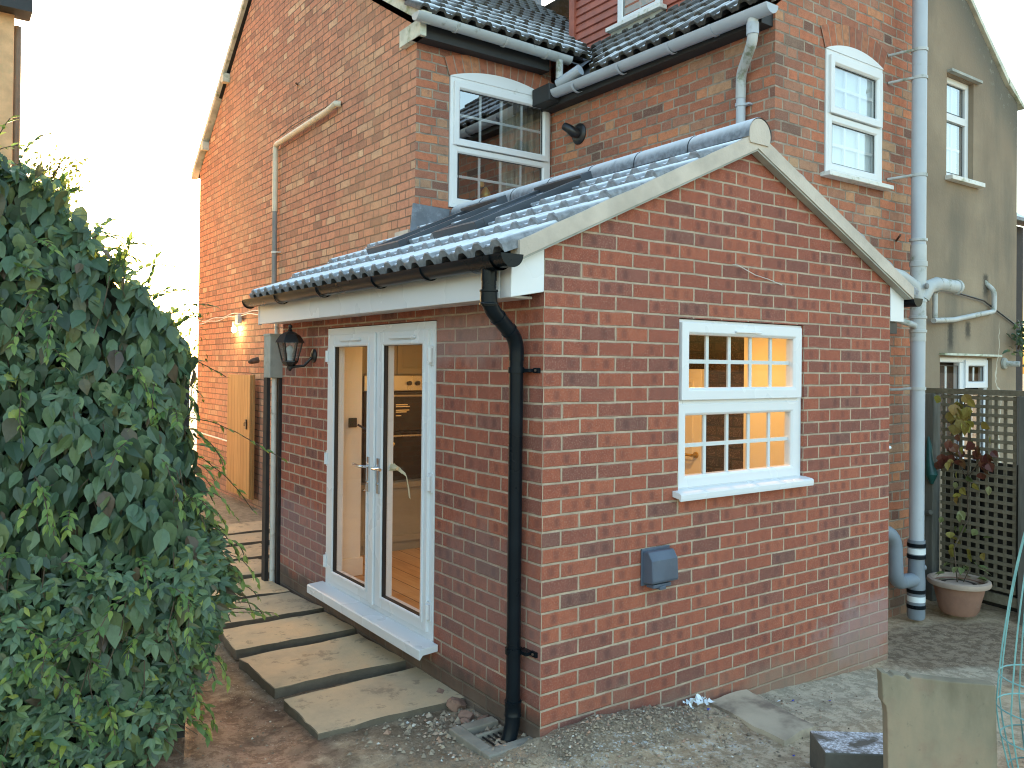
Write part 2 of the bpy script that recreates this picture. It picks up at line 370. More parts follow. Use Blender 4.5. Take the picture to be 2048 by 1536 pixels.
def glass(name, tint=(.92,.95,.95), extra=.03, fres=1.0):
    t = NT(name); gi = t.n('NewGeometry'); cs = t.math('ABSOLUTE', t.n('VectorMath', {0: gi.outputs['Incoming'], 1: gi.outputs['True Normal']}, operation='DOT_PRODUCT').outputs['Value'])
    fr = t.math('ADD', .04, t.math('MULTIPLY', .9, t.math('POWER', t.math('SUBTRACT', 1.0, cs), 4.5)))
    f = t.math('MINIMUM', t.math('ADD', t.math('MULTIPLY', fr, fres), extra), 1.0)
    a = t.n('BsdfTransparent', {'Color': (*tint, 1)}); b = t.n('BsdfGlossy', {'Color': (1,1,1,1), 'Roughness': .01})
    mx = t.n('MixShader', {0: f, 1: a.outputs[0], 2: b.outputs[0]}); t.t.links.new(mx.outputs[0], t.out.inputs[0]); return t.m
M['glass'] = glass('clear window glass', (.92,.95,.95), .0, .6)
M['glass_up'] = glass('sky reflecting window glass', (.85,.88,.88), .26, 1.5)
M['lantern_glass'] = glass('lantern glass', (.8,.82,.82), .12)
def emit(name, col, s):
    t = NT(name); e = t.n('Emission', {'Color': (*col, 1), 'Strength': s}); t.t.links.new(e.outputs[0], t.out.inputs[0]); return t.m
M['bulb'] = emit('glowing bulb', (1, .72, .3), 14)

def wood(name, cols, scale, rough, axis='Z', plank=None):
    t = NT(name); P = t.geo(); s = {'Z': (9, 9, .8), 'X': (.8, 9, 9), 'Y': (9, .8, 9)}[axis]
    n = t.noise(t.scl(P, s), scale, 6, .65); n2 = t.noise(P, 2.5, 3)
    c = t.ramp(n, [(.3, cols[0]), (.55, cols[1]), (.75, cols[2])]); c = t.mix(t.rng(n2, .35, .7, 0, .35), c, cols[0])
    h = n
    if plank:
        ax, wd = plank; v = t.math('DIVIDE', t.sep(P)['xyz'.index(ax)], wd); fr = t.math('SUBTRACT', v, t.math('FLOOR', v))
        idr = t.n('TexWhiteNoise', {'W': t.math('FLOOR', v)}, noise_dimensions='1D').outputs[0]
        c = t.mix(t.math('MULTIPLY', idr, .35), c, cols[2])
        gap = t.rng(t.math('MINIMUM', fr, t.math('SUBTRACT', 1.0, fr)), .012, .04)
        c = t.mix(gap, tuple(v_*.25 for v_ in cols[0]), c); h = t.math('ADD', t.math('MULTIPLY', gap, 2), n)
    return t.finish(c, rough, 0, t.bump(h, .3, .004), .35)
M['gate_wood'] = wood('honey stained gate boards', ((.30,.145,.045), (.42,.22,.075), (.50,.29,.11)), 3, .55, 'Z', ('y', .13))
M['gate_edge'] = wood('honey stained gate rail', ((.30,.15,.05), (.42,.23,.08), (.50,.29,.11)), 3, .55, 'Z')
M['floor_wood'] = wood('oak floor boards', ((.36,.20,.085), (.50,.31,.15), (.58,.40,.21)), 3, .35, 'Y', ('x', .15))
M['trellis'] = wood('weathered green grey trellis', ((.13,.115,.078), (.19,.165,.115), (.25,.22,.16)), 3, .9, 'X')
M['post_wood'] = wood('weathered fence post', ((.10,.10,.085), (.15,.145,.125), (.20,.19,.165)), 3, .9, 'Z')
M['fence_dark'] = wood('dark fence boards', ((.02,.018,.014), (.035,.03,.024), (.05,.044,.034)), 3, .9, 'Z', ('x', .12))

def ground_mat():
    t = NT('trodden earth'); P = t.geo(); x, y, z = t.sep(P)
    n = t.noise(P, 1.6, 6, .62); nf = t.rng(t.noise(P, 13, 8, .78), .36, .64); ng = t.rng(t.noise(P, 62, 5, .75), .32, .68); nm = t.noise(P, 4.5, 5, .65)
    c = t.ramp(t.math('ADD', t.math('MULTIPLY', n, .75), t.math('MULTIPLY', nf, .25)), [(.30, (.33,.225,.14)), (.45, (.48,.345,.22)), (.55, (.58,.435,.285)), (.70, (.68,.53,.36))])  # low spots of the fine noise tinted darker, shading put into the colour
    def blob(cx, cy, rx, ry, amt, nz=1.1):
        a = t.math('DIVIDE', t.math('SUBTRACT', x, cx), rx); b = t.math('DIVIDE', t.math('SUBTRACT', y, cy), ry)
        d = t.math('ADD', t.math('SQRT', t.math('ADD', t.math('MULTIPLY', a, a), t.math('MULTIPLY', b, b))), t.math('MULTIPLY', t.math('SUBTRACT', nm, .5), nz))
        return t.rng(d, 1.1, .7, 0, amt)
    c = t.mix(blob(-1.15, .95, .45, .75, .7), c, t.mix(t.rng(nf,.3,.7), (.26,.13,.085), (.46,.25,.165)))
    c = t.mix(blob(-.4, 2.5, .9, 2.6, .65), c, t.mix(nf, (.065,.044,.03), (.16,.11,.075)))  # dark path soil, colour deepened for the shade in the slab gaps
    c = t.mix(blob(2.0, -.25, 1.05, .33, .85, .6), c, t.mix(t.rng(nf,.3,.7), (.42,.37,.28), (.62,.54,.41)))
    c = t.mix(blob(1.6, -.75, 1.2, .5, .6), c, t.mix(t.rng(nf,.3,.7), (.42,.33,.225), (.66,.53,.38)))
    c = t.mix(blob(3.7, -.15, .95, .6, .85, .7), c, t.mix(t.rng(nf,.3,.7), (.17,.12,.08), (.34,.25,.17)))
    c = t.mix(blob(2.95, -.42, .6, .2, .8, .7), c, t.mix(t.rng(nf,.3,.7), (.48,.40,.29), (.68,.58,.43)))
    c = t.mix(blob(.42, -.14, .62, .24, .85, .8), c, t.mix(ng, (.17,.13,.09), (.40,.31,.215)))
    c = t.mix(blob(-.3, .25, .5, .35, .5, .8), c, t.mix(ng, (.17,.125,.085), (.38,.29,.20)))
    c = t.mix(blob(.8, 8, .8, 2.6, .7, .7), c, t.mix(nf, (.17,.145,.105), (.27,.235,.175)))
    # frost crystals caught on the rough places
    fr = t.math('MULTIPLY', t.math('MAXIMUM', blob(.28, -.42, .85, .22, .75), blob(1.15, -.85, .5, .16, .9)), t.math('MULTIPLY', t.rng(ng, .55, .8), t.rng(nf, .45, .75)))
    c = t.mix(fr, c, (.66,.68,.68))
    cl = t.rng(t.noise(P, 34, 5, .7), .56, .66, 0, .45); c = t.mix(cl, c, t.mix(.6, c, (.08,.055,.035)))
    chips = t.math('MULTIPLY', t.rng(t.noise(P, 95, 3, .6), .63, .68), t.rng(nm, .44, .6, .1, .9))
    c = t.mix(chips, c, (.66,.58,.46))
    h = t.math('ADD', t.math('MULTIPLY', nf, 1.0), t.math('MULTIPLY', ng, .6))
    return t.finish(c, .95, 0, t.bump(h, .7, .008), .2)
M['ground'] = ground_mat()

def slab_mat():
    t = NT('riven sandstone'); P = t.geo(); oi = t.n('ObjectInfo').outputs['Random']
    Q = t.n('VectorMath', {0: P, 1: t.comb(t.math('MULTIPLY', oi, 9.0), 0.0, 0.0)}, operation='ADD').outputs[0]
    n = t.noise(Q, 3, 7, .68); n2 = t.noise(Q, 9, 7, .74); n3 = t.noise(Q, 48, 5, .7)
    c = t.ramp(n, [(.3, (.42,.33,.215)), (.5, (.60,.445,.27)), (.68, (.72,.51,.29))])
    c = t.mix(t.rng(n2, .55, .64, 0, .75), c, (.22,.165,.105)); c = t.mix(t.math('MULTIPLY', oi, .4), c, (.36,.31,.235))
    c = t.mix(t.rng(n3, .55, .75, 0, .3), c, (.45,.38,.28))
    c = t.mix(t.rng(t.sep(t.geo('True Normal'))[2], .75, .35), c, t.mix(n2, (.07,.055,.04), (.20,.165,.12)))   # side faces darker brown than the top
    return t.finish(c, .88, 0, t.bump(t.math('ADD', n2, t.math('MULTIPLY', n3, .3)), .6, .012), .25)
M['slab'] = slab_mat()
M['pale_slab'] = simple('mud stained concrete slab', (.44,.36,.26), .92, .18, 4, .4, 50, grime=(.22,.17,.125), gscale=3, gth=.5)
def lean_mat():
    t = NT('weathered paving slab face'); P = t.geo()
    n = t.noise(t.scl(P, (1,1,.45)), 4, 5, .6); n2 = t.noise(P, 26, 5, .7)
    c = t.ramp(n, [(.28, (.17,.145,.10)), (.46, (.26,.22,.155)), (.6, (.33,.255,.175)), (.75, (.25,.22,.145))])
    c = t.mix(t.rng(t.noise(P, 6, 4), .52, .7, 0, .5), c, (.26,.165,.12))
    c = t.mix(t.rng(n2, .6, .72, 0, .4), c, (.10,.10,.075))
    return t.finish(c, .92, 0, t.bump(n2, .3, .006), .2)
M['lean_slab'] = lean_mat()
def block_mat():
    t = NT('frosted concrete block'); P = t.geo(); nz = t.sep(t.geo('Normal'))[2]
    c = t.mix(t.noise(P, 14, 5), (.07,.065,.055), (.15,.14,.115))
    f = t.math('MULTIPLY', t.rng(nz, .6, .85), t.math('MULTIPLY', t.rng(t.noise(P, 70, 4, .7), .40, .62, .3, 1), t.rng(t.noise(P, 13, 4), .36, .58)))
    return t.finish(t.mix(f, c, (.68,.72,.78)), .9, 0, t.bump(t.noise(P, 50, 4), .5, .006))
M['block'] = block_mat()

def leaf_mat(name, stops, trans=.3, rough=.42, spec=.45):
    t = NT(name); r = t.n('NewGeometry').outputs['Random Per Island']
    c = t.ramp(r, stops); n = t.noise(t.geo(), 55, 3)
    c = t.mix(t.rng(n, .35, .7, 0, .35), c, t.mix(.5, c, (.015,.03,.015)))
    p = t.n('BsdfPrincipled', {'Base Color': c, 'Roughness': rough}); p.inputs['Specular IOR Level'].default_value = spec
    tr = t.n('BsdfTranslucent', {'Color': t.mix(.4, c, (.25,.32,.05))})
    mx = t.n('MixShader', {0: trans, 1: p.outputs[0], 2: tr.outputs[0]}); t.t.links.new(mx.outputs[0], t.out.inputs[0]); return t.m
M['leaf_dark'] = leaf_mat('dark climber leaf', [(0, (.032,.062,.038)), (.3, (.054,.10,.056)), (.6, (.085,.145,.078)), (.82, (.125,.195,.09)), (.93, (.13,.16,.05)), (.98, (.085,.06,.042)), (1, (.12,.085,.05))], .18)
M['leaf_light'] = leaf_mat('mid green climber leaflet', [(0, (.06,.115,.062)), (.35, (.10,.18,.095)), (.7, (.15,.24,.125)), (.92, (.20,.28,.10)), (1, (.32,.36,.06))], .28)
M['leaf_tree'] = leaf_mat('backlit tree leaf', [(0, (.05,.075,.02)), (.5, (.10,.125,.035)), (1, (.16,.17,.05))], .5)
M['leaf_red'] = leaf_mat('wine red creeper leaf', [(0, (.09,.018,.02)), (.5, (.15,.035,.03)), (.8, (.22,.075,.05)), (1, (.30,.20,.08))], .25)
M['leaf_yellow'] = leaf_mat('yellow creeper leaf', [(0, (.30,.22,.05)), (.4, (.42,.40,.09)), (.7, (.34,.20,.055)), (1, (.52,.48,.20))], .3)
M['leaf_moss'] = leaf_mat('moss', [(0, (.02,.04,.012)), (1, (.06,.09,.025))], .1, .9, .1)
M['stem'] = simple('woody stem', (.085,.06,.038), .85, .3, 20)
M['stem_green'] = simple('green brown shoot', (.12,.13,.05), .7, .3, 20)
M['stem_dead'] = simple('dead dry twigs', (.15,.115,.075), .9, .3, 20)

# ------------------------------------------------------------------ ground
def gz(x, y):
    s = min(max(x / 2.9, 0), 1.15)
    z = -.105 - .155 * s * s * (3 - 2*min(s, 1)) if s > 0 else -.105
    z += .105*math.exp(-((x-.38)/.62)**2 - ((y+.12)/.24)**2)           # spoil heaped along the wall foot
    z += .05*math.exp(-((x-.1)/.7)**2 - ((y+.55)/.35)**2)
    z -= .07*math.exp(-((x+.02)/.14)**2) * min(1, max(0, (y-.75)/.3)) * min(1, max(0, (3.6-y)/.3))   # trench under the door sill
    z -= .035*math.exp(-((x+1.02)/.14)**2) * min(1, max(0, (y-.5)/.3)) * min(1, max(0, (3-y)/.3))
    z += .02*math.exp(-((x+1.5)/.4)**2 - ((y-.9)/.6)**2)
    if -.92 < x < .06 and y > .7: z -= .028*min(1, (y-.7)/.4)*min(1, (x+.92)/.08)*max(0, min(1, (5-y)/1.5))
    if y > 4: z += .03*min(1, (y-4)/3)
    near = 1 if (-3 < x < 5.5 and -3 < y < 9) else 0
    if near:
        rough = .5 + .9*math.exp(-((x-.38)/.8)**2 - ((y+.2)/.4)**2)
        z += rough*(.028*noise.fractal(Vector((x*1.8, y*1.8, 3.1)), 1, 2, 4) * .6 + .012*noise.fractal(Vector((x*11, y*11, 1.7)), 1, 2, 3))
    return z
def axis_pts(lo, hi, step, far):
    p = []; v = lo
    while v <= hi + 1e-6: p.append(v); v += step
    s = step; v = hi
    while v < far: s *= 1.28; v += s; p.append(v)
    s = step; v = lo
    while v > -far: s *= 1.28; v -= s; p.insert(0, v)
    return p
xs = axis_pts(-1.9, 4.8, .03, 600); ys = axis_pts(-1.7, 3.6, .03, 600)
g = MB(); nx_ = len(xs)
g.v = [(x, y, gz(x, y)) for y in ys for x in xs]
g.f = [(j*nx_+i, j*nx_+i+1, (j+1)*nx_+i+1, (j+1)*nx_+i) for j in range(len(ys)-1) for i in range(nx_-1)]
go = g.build('ground', M['ground'], smooth='all'); go['kind'] = 'structure'

# ------------------------------------------------------------------ wall and window helpers
def wall(mb, P, ucuts, vcuts, holes, depth=None, back=None):
    """flat wall through P(u, v, w); grid split at the cuts, holes = [(u0,u1,v0,v1)], reveals go back by depth"""
    us = sorted(set(ucuts + [h[0] for h in holes] + [h[1] for h in holes])); vs_ = sorted(set(vcuts + [h[2] for h in holes] + [h[3] for h in holes]))
    us = [u for u in us if ucuts[0] <= u <= ucuts[-1]]; vs_ = [v for v in vs_ if vcuts[0] <= v <= vcuts[-1]]
    for i in range(len(us)-1):
        for j in range(len(vs_)-1):
            cu, cv = (us[i]+us[i+1])/2, (vs_[j]+vs_[j+1])/2
            if any(h[0] < cu < h[1] and h[2] < cv < h[3] for h in holes): continue
            mb.quad(P(us[i], vs_[j], 0), P(us[i+1], vs_[j], 0), P(us[i+1], vs_[j+1], 0), P(us[i], vs_[j+1], 0))
    if depth:
        for (a, b, c, d) in holes:
            for (p, q) in (((a,c),(b,c)), ((b,c),(b,d)), ((b,d),(a,d)), ((a,d),(a,c))):
                mb.quad(P(*p, 0), P(*q, 0), P(*q, -depth), P(*p, -depth))
def front(Y):  # wall facing -Y: u = x, v = z, w = out
    return lambda u, v, w_: Vector((u, Y - w_, v))
def side(X):   # wall facing -X: u = y
    return lambda u, v, w_: Vector((X - w_, u, v))
def pbox(mb, P, u0, u1, v0, v1, w0, w1):
    p = [P(u0,v0,w0),P(u1,v0,w0),P(u1,v1,w0),P(u0,v1,w0),P(u0,v0,w1),P(u1,v0,w1),P(u1,v1,w1),P(u0,v1,w1)]
    mb.add(p, [(0,3,2,1),(4,5,6,7),(0,1,5,4),(1,2,6,5),(2,3,7,6),(3,0,4,7)])
def ring(mb, P, u0, u1, v0, v1, t, w0, w1, ch=.0):
    """mitred rectangular frame; ch chamfers the inner front edge"""
    o = [(u0,v0),(u1,v0),(u1,v1),(u0,v1)]
    i = [(u0+t,v0+t),(u1-t,v0+t),(u1-t,v1-t),(u0+t,v1-t)]
    k = [(u0+t-ch,v0+t-ch),(u1-t+ch,v0+t-ch),(u1-t+ch,v1-t+ch),(u0+t-ch,v1-t+ch)]
    loops = [[P(*p, w0) for p in o], [P(*p, w1) for p in o], [P(*p, w1) for p in k], [P(*p, w1-ch) for p in i], [P(*p, w0) for p in i]]
    vs_ = [q for l in loops for q in l]; fs = []
    for a in range(4):
        for b in range(4): fs.append((a*4+b, a*4+(b+1) % 4, (a+1)*4+(b+1) % 4, (a+1)*4+b))
    for b in range(4): fs.append((16+b, 16+(b+1) % 4, (b+1) % 4, b))
    mb.add(vs_, fs)
def lights(P, u0, u1, v0, v1, cols, rows, w0, parent, bar, glassm, barm, name='pane', bt=.022, barname='glazing_bar'):
    m = MB(); m.quad(P(u0,v0,w0+.004), P(u1,v0,w0+.004), P(u1,v1,w0+.004), P(u0,v1,w0+.004)); m.build(name, glassm, parent)
    b = MB()
    for i in range(1, cols):
        u = u0+(u1-u0)*i/cols; pbox(b, P, u-bt/2, u+bt/2, v0, v1, w0-.014, w0-.003)
    for j in range(1, rows):
        v = v0+(v1-v0)*j/rows; pbox(b, P, u0, u1, v-bt/2, v+bt/2, w0-.016, w0-.0035)
    if b.v: b.build(barname, barm, parent)
    s = MB(); ring(s, P, u0-.001, u1+.001, v0-.001, v1+.001, .006, w0+.006, w0+.010); s.build('seal', M['seal'], parent)

# roof tile field: courses of rolled tiles laid up a slope
def tile_field(mb, O, along, up, nrm, courses, gauge, period, rh, th, lapup=.05, lift=.03, seed=1):
    """courses = list of (t0, t1) extents along the eave, one per course from the eave up"""
    rnd = random.Random(seed); O, along, up, nrm = Vector(O), Vector(along), Vector(up), Vector(nrm)
    K = 12
    prof = []
    for k in range(K):
        f = k/K
        if f < .6: h = rh*min(1, 1.25*math.sin(math.pi*f/.6)**.8)
        elif .76 < f < .86: h = rh*.16
        else: h = 0
        prof.append((f, h))
    for j, (t0, t1) in enumerate(courses):
        n = max(1, round((t1-t0)/period)); per = (t1-t0)/n
        s0, s1 = j*gauge, (j+1)*gauge+lapup
        top0, top1, bot0 = [], [], []
        jit = [(rnd.uniform(-.003,.003), rnd.uniform(-.005,.005)) for _ in range(n//2+2)]
        for i in range(n):
            hj, sj = jit[(i + (j % 2)) // 2]
            for f, h in prof:
                t = t0 + (i+f)*per
                b = O + along*t
                top0.append(b + up*(s0+sj) + nrm*(h+lift+th+hj)); top1.append(b + up*s1 + nrm*(h+th))
                bot0.append(b + up*(s0+sj+.002) + nrm*(h*1.22+lift*.30+hj))
        b = O + along*t1
        top0.append(b + up*s0 + nrm*(lift+th)); top1.append(b + up*s1 + nrm*th); bot0.append(b + up*s0 + nrm*lift*.30)
        q = len(top0); fs = []
        # a rounded nose between face and top
        mid = [p + up*.006 for p in top0]; nose = [p - nrm*.006 for p in top0]
        for i in range(q-1):
            fs += [(i, i+1, q+i+1, q+i), (2*q+i, 2*q+i+1, i+1, i), (3*q+i, 3*q+i+1, 2*q+i+1, 2*q+i), (4*q+i, 4*q+i+1, 3*q+i+1, 3*q+i)]
        fs += [(0, q, 4*q, 3*q, 2*q), (q-1, 2*q-1, 5*q-1, 4*q-1, 3*q-1)]
        back = [p + up*(s1-s0-.01) - nrm*(lift*.30+.022) for p in bot0]
        mb.add(mid + top1 + nose + bot0 + back, fs)

# ================================================================== EXTENSION
ext = thing('brick_extension', 'new red brick single storey extension with frosted grey tiled pitched roof and white french doors', 'extension', (1.46, 1.7, -.2))
W, L = 2.925, 3.44
RX = W/2; SL = .459                      # ridge line and slope
def vb(x): return 2.24 + SL*(x if x <= RX else W - x)
fw, sw = front(0), side(0)
b = MB()
winH = (.902, 1.984, .992, 1.938); doorH = (.985, 2.512, .10, 1.93)
wall(b, fw, [0, W], [-.7, 2.10], [winH], .10)
wall(b, sw, [0, L], [-.7, 2.10], [doorH], .10)
b.quad(*[fw(u, v, 0) for u, v in ((0,2.10),(W,2.10),(W,vb(W)+.01),(RX,vb(RX)+.01),(0,vb(0)+.01))])
b.quad((W,0,-.7),(W,.6,-.7),(W,.6,2.3),(W,0,2.3)); b.quad((0,L,-.7),(1.03,L,-.7),(1.03,L,2.3),(0,L,2.3))
b.build('wall', M['brick_new'], ext)
# head course of bricks on edge over door and window stands as laid: nothing extra

# roof: left slope then right slope
up = Vector((1, 0, SL)).normalized(); nl = Vector((-SL, 0, 1)).normalized()
ur = Vector((-1, 0, SL)).normalized(); nr = Vector((SL, 0, 1)).normalized()
x0e = -.255
m = MB()
tile_field(m, (x0e, 0, vb(0)+.045+SL*x0e), (0,1,0), up, nl, [(-.045,3.44),(-.045,3.44),(-.045,3.44),(-.045,3.41),(-.045,3.135)], .352, .15, .026, .017, lapup=.05, lift=.038, seed=3)
m.build('roof_tiles', M['tile_new'], ext, smooth=True)
m = MB()
tile_field(m, (W-x0e, 0, vb(0)+.045+SL*x0e), (0,1,0), ur, nr, [(-.045,.585),(-.045,.585),(-.045,3.13),(-.045,3.13),(-.045,3.13)], .352, .15, .026, .017, lapup=.05, lift=.038, seed=4)
m.build('roof_tiles', M['tile_new'], ext, smooth=True)
m = MB()   # dark underlay below the tiles
m.quad((-.22,-.03,vb(0)+SL*-.22+.02),(-.22,3.43,vb(0)+SL*-.22+.02),(RX,3.13,vb(RX)+.02),(RX,-.03,vb(RX)+.02))
m.quad((RX,-.03,vb(RX)+.018),(RX,.58,vb(RX)+.018),(W+.22,.58,vb(0)+SL*-.22+.018),(W+.22,-.03,vb(0)+SL*-.22+.018))
m.build('underlay', M['seal'], ext)
# half round ridge tiles
rz = vb(RX) + .072
for i in range(7):
    y0, y1 = -.075 + i*.46, -.075 + (i+1)*.46 - .004
    y1 = min(y1, 3.13)
    m = MB(); n = 16; pts = []
    for yy, rr in ((y0, .098), (y0+.004, .100), (y1-.03, .098), (y1-.028, .095), (y1, .095)):
        pts.append([Vector((RX + rr*math.cos(a), yy, rz + rr*math.sin(a)*1.0)) for a in [math.pi*(-.06 + 1.12*k/n) for k in range(n+1)]])
    for p in pts: m.v += [tuple(q) for q in p]
    for r_ in range(len(pts)-1):
        for k in range(n): m.f.append((r_*(n+1)+k, r_*(n+1)+k+1, (r_+1)*(n+1)+k+1, (r_+1)*(n+1)+k))
    m.build('ridge_tile', M['tile_bare'], ext, smooth=True)
# mortar verge and ridge end
m = MB(); VT = .082; vy0, vy1 = -.062, .012
xl, xr = -.185, W + .185
lo = [(xl, vb(0)+SL*xl), (RX, vb(RX)), (xr, vb(0)+SL*xl)]
hi = [(xr+.0, vb(0)+SL*xl+VT), (RX, vb(RX)+VT+.01), (xl, vb(0)+SL*xl+VT)]
for seg in ((lo[0], lo[1], hi[1], hi[2]), (lo[1], lo[2], hi[0], hi[1])):
    N = 26; a0, a1, b1, b0 = seg
    rows = []
    for i in range(N+1):
        f = i/N
        for (p, q) in ((a0, a1), (b0, b1)):
            xx = p[0]+(q[0]-p[0])*f; zz = p[1]+(q[1]-p[1])*f
            wob = .004*noise.noise(Vector((xx*6, zz*6, .3)))
            rows.append((xx, vy0+wob, zz+(0 if p is a0 else wob*1.6)))
            rows.append((xx, vy1, zz))
    m.v2 = len(m.v); base = len(m.v); m.v += rows
    for i in range(N):
        k = base+i*4
        m.f += [(k, k+4, k+6, k+2), (k+2, k+6, k+7, k+3), (k, k+1, k+5, k+4), (k+1, k+3, k+7, k+5)]
    m.f += [(base, base+2, base+3, base+1), (base+4*N, base+4*N+1, base+4*N+3, base+4*N+2)]
m.build('mortar_verge', M['mortar'], ext)
m = MB()
disc = [(RX+.093*math.cos(a), -.072, rz+.093*math.sin(a)) for a in [math.pi*(-.18+1.36*k/20) for k in range(21)]]
m.prism(disc, (0, .05, 0)); m.build('ridge_end_mortar', M['mortar'], ext)
m = MB(); th = .02    # undercloak board below the verge
m.prism([(xl+.02, -.055, vb(0)+SL*(xl+.02)-.012), (RX, -.055, vb(RX)-.012), (RX, -.055, vb(RX)-.001), (xl+.02, -.055, vb(0)+SL*(xl+.02)-.001)], (0,.05,0))
m.prism([(RX, -.055, vb(RX)-.012), (xr-.02, -.055, vb(0)+SL*(xl+.02)-.012), (xr-.02, -.055, vb(0)+SL*(xl+.02)-.001), (RX, -.055, vb(RX)-.001)], (0,.05,0))
m.build('undercloak', M['concrete'], ext)
# boxed white eaves
m = MB(); pts = [(-.19,1.985),(-.003,2.02),(-.003,vb(0)-.004),(-.19,vb(0)+SL*-.19-.004)]
m.prism([(x,-.004,z) for x, z in pts], (0,.09,0)); m.build('eaves_box_end', M['upvc'], ext, bevel=.004)
m = MB(); m.box(-.196,-.176,.088,L+.0,1.985,2.155); m.box(-.174,-.002,.088,L-.002,1.992,2.004); m.build('fascia', M['upvc'], ext, bevel=.003)
m = MB(); m.box(-.198,-.172,L+.001,L+.012,1.978,2.16); m.build('fascia_end_cap', M['upvc'], ext)
m = MB(); pts = [(W+.003,2.0),(W+.165,2.0),(W+.165,vb(0)+SL*-.165-.004),(W+.003,vb(0)-.004)]
m.prism([(x,-.004,z) for x, z in pts], (0,.55,0)); m.build('eaves_box_end', M['upvc'], ext, bevel=.004)
m = MB(); m.box(W+.02,W+.12,.02,.5,1.92,1.998); m.build('soffit_vent', M['seal'], ext)

# gutters
def gutter(mb, a, b_, r, th=.004, n=14):
    a, b_ = Vector(a), Vector(b_); ax = (b_-a).normalized(); s = ax.cross(Vector((0,0,1))).normalized()
    for rad, flip in ((r, 0), (r-th, 1)):
        base = len(mb.v)
        for e in (a, b_):
            for k in range(n+1):
                t = math.pi + math.pi*k/n
                mb.v.append(tuple(e + s*rad*math.cos(t) + Vector((0,0,rad*math.sin(t)))))
        for k in range(n): mb.f.append((base+k, base+k+1, base+n+2+k, base+n+1+k))
    # rims
    for sg in (-1, 1):
        for e0, e1 in ((a, b_),):
            mb.quad(e0+s*sg*r, e1+s*sg*r, e1+s*sg*(r-th), e0+s*sg*(r-th))
def gut_bracket(a, r, ax):
    m = MB(); ax = Vector(ax); s = ax.cross(Vector((0,0,1))).normalized(); n = 12
    for rad, in ((r+.006,),):
        ring_ = [Vector(a) + s*rad*math.cos(math.pi+math.pi*k/n) + Vector((0,0,rad*math.sin(math.pi+math.pi*k/n))) for k in range(n+1)]
        inner = [Vector(a) + s*(r+.0005)*math.cos(math.pi+math.pi*k/n) + Vector((0,0,(r+.0005)*math.sin(math.pi+math.pi*k/n))) for k in range(n+1)]
        for k in range(n):
            m.add([ring_[k]-ax*.012, ring_[k+1]-ax*.012, ring_[k+1]+ax*.012, ring_[k]+ax*.012], [(0,1,2,3)])
            for sg in (-1, 1): m.add([ring_[k]+ax*.012*sg, ring_[k+1]+ax*.012*sg, inner[k+1]+ax*.012*sg, inner[k]+ax*.012*sg], [(0,1,2,3)])
    return m
GX, GZ, GR = -.262, 2.165, .058
m = MB(); gutter(m, (GX,-.11,GZ), (GX,3.47,GZ+.008), GR)
gt = m.build('gutter', M['black_plastic'], ext, smooth=True)
for yy in (-.112, 3.468):
    m = MB(); m.prism([(GX+(GR+.002)*math.cos(t), yy, GZ+(GR+.002)*math.sin(t)) for t in [math.pi+math.pi*k/14 for k in range(15)]], (0,.004,0)); m.build('stop_end', M['black_plastic'], gt)
for yy in (.62, 1.18, 1.98, 2.75): gut_bracket((GX,yy,GZ), GR, (0,1,0)).build('bracket', M['black_plastic'], gt, smooth=True)
m = MB(); gutter(m, (GX,-.02,GZ-.002), (GX,.17,GZ-.002), GR+.006); m.tube([(GX,.07,GZ-.045),(GX,.07,GZ-.105)], .036, 16); m.build('running_outlet', M['black_plastic'], gt, smooth=True)
m = MB(); gutter(m, (W-GX,-.05,GZ), (W-GX,.56,GZ), GR); m.prism([(W-GX+GR*math.cos(t), -.052, GZ+GR*math.sin(t)) for t in [math.pi+math.pi*k/14 for k in range(15)]], (0,.005,0)); m.build('gutter', M['black_plastic'], ext, smooth=True)

# roof windows
def roof_window(y0, y1, x0, x1):
    def P(x, y, h): 
        p = Vector((x, y, vb(0) + SL*x + .06)); return p + nl*h
    fr = MB(); hh = .085
    def bar(xa, xb, ya, yb, h0, h1):
        fr.add([P(xa,ya,h0),P(xb,ya,h0),P(xb,yb,h0),P(xa,yb,h0),P(xa,ya,h1),P(xb,ya,h1),P(xb,yb,h1),P(xa,yb,h1)], [(0,3,2,1),(4,5,6,7),(0,1,5,4),(1,2,6,5),(2,3,7,6),(3,0,4,7)])
    bar(x0, x0+.06, y0, y1, 0, hh); bar(x1-.09, x1, y0, y1, 0, hh+.02); bar(x0+.06, x1-.09, y0, y0+.055, 0, hh); bar(x0+.06, x1-.09, y1-.055, y1, 0, hh)
    f = fr.build('roof_window', M['roofwin'], ext, bevel=.004)
    gl = MB(); gl.add([P(x0+.05,y0+.045,hh-.02),P(x1-.08,y0+.045,hh-.02),P(x1-.08,y1-.045,hh-.02),P(x0+.05,y1-.045,hh-.02)], [(0,1,2,3)]); gl.build('pane', M['roofglass'], f)
    fl = MB()
    def flat(xa, xb, ya, yb, h): fl.add([P(xa,ya,h),P(xb,ya,h),P(xb,yb,h),P(xa,yb,h),P(xa,ya,h-.03),P(xb,ya,h-.03),P(xb,yb,h-.03),P(xa,yb,h-.03)], [(0,1,2,3),(4,7,6,5),(0,4,5,1),(1,5,6,2),(2,6,7,3),(3,7,4,0)])
    flat(x0-.16, x0-.002, y0-.09, y1+.09, .034); flat(x0, x1+.12, y0-.09, y0-.003, .03); flat(x0, x1+.12, y1+.003, y1+.09, .03); flat(x1+.002, x1+.12, y0-.003, y1+.003, .03)
    fl.build('flashing', M['lead'], f)
M['lead_new'] = simple('frosty new lead flashing', (.30,.335,.38), .42, .2, 9, .2, 30, grime=(.55,.6,.65), gscale=6, gth=.5)
M['roofwin'] = simple('anthracite roof window frame', (.045,.052,.062), .35, .1, 6)
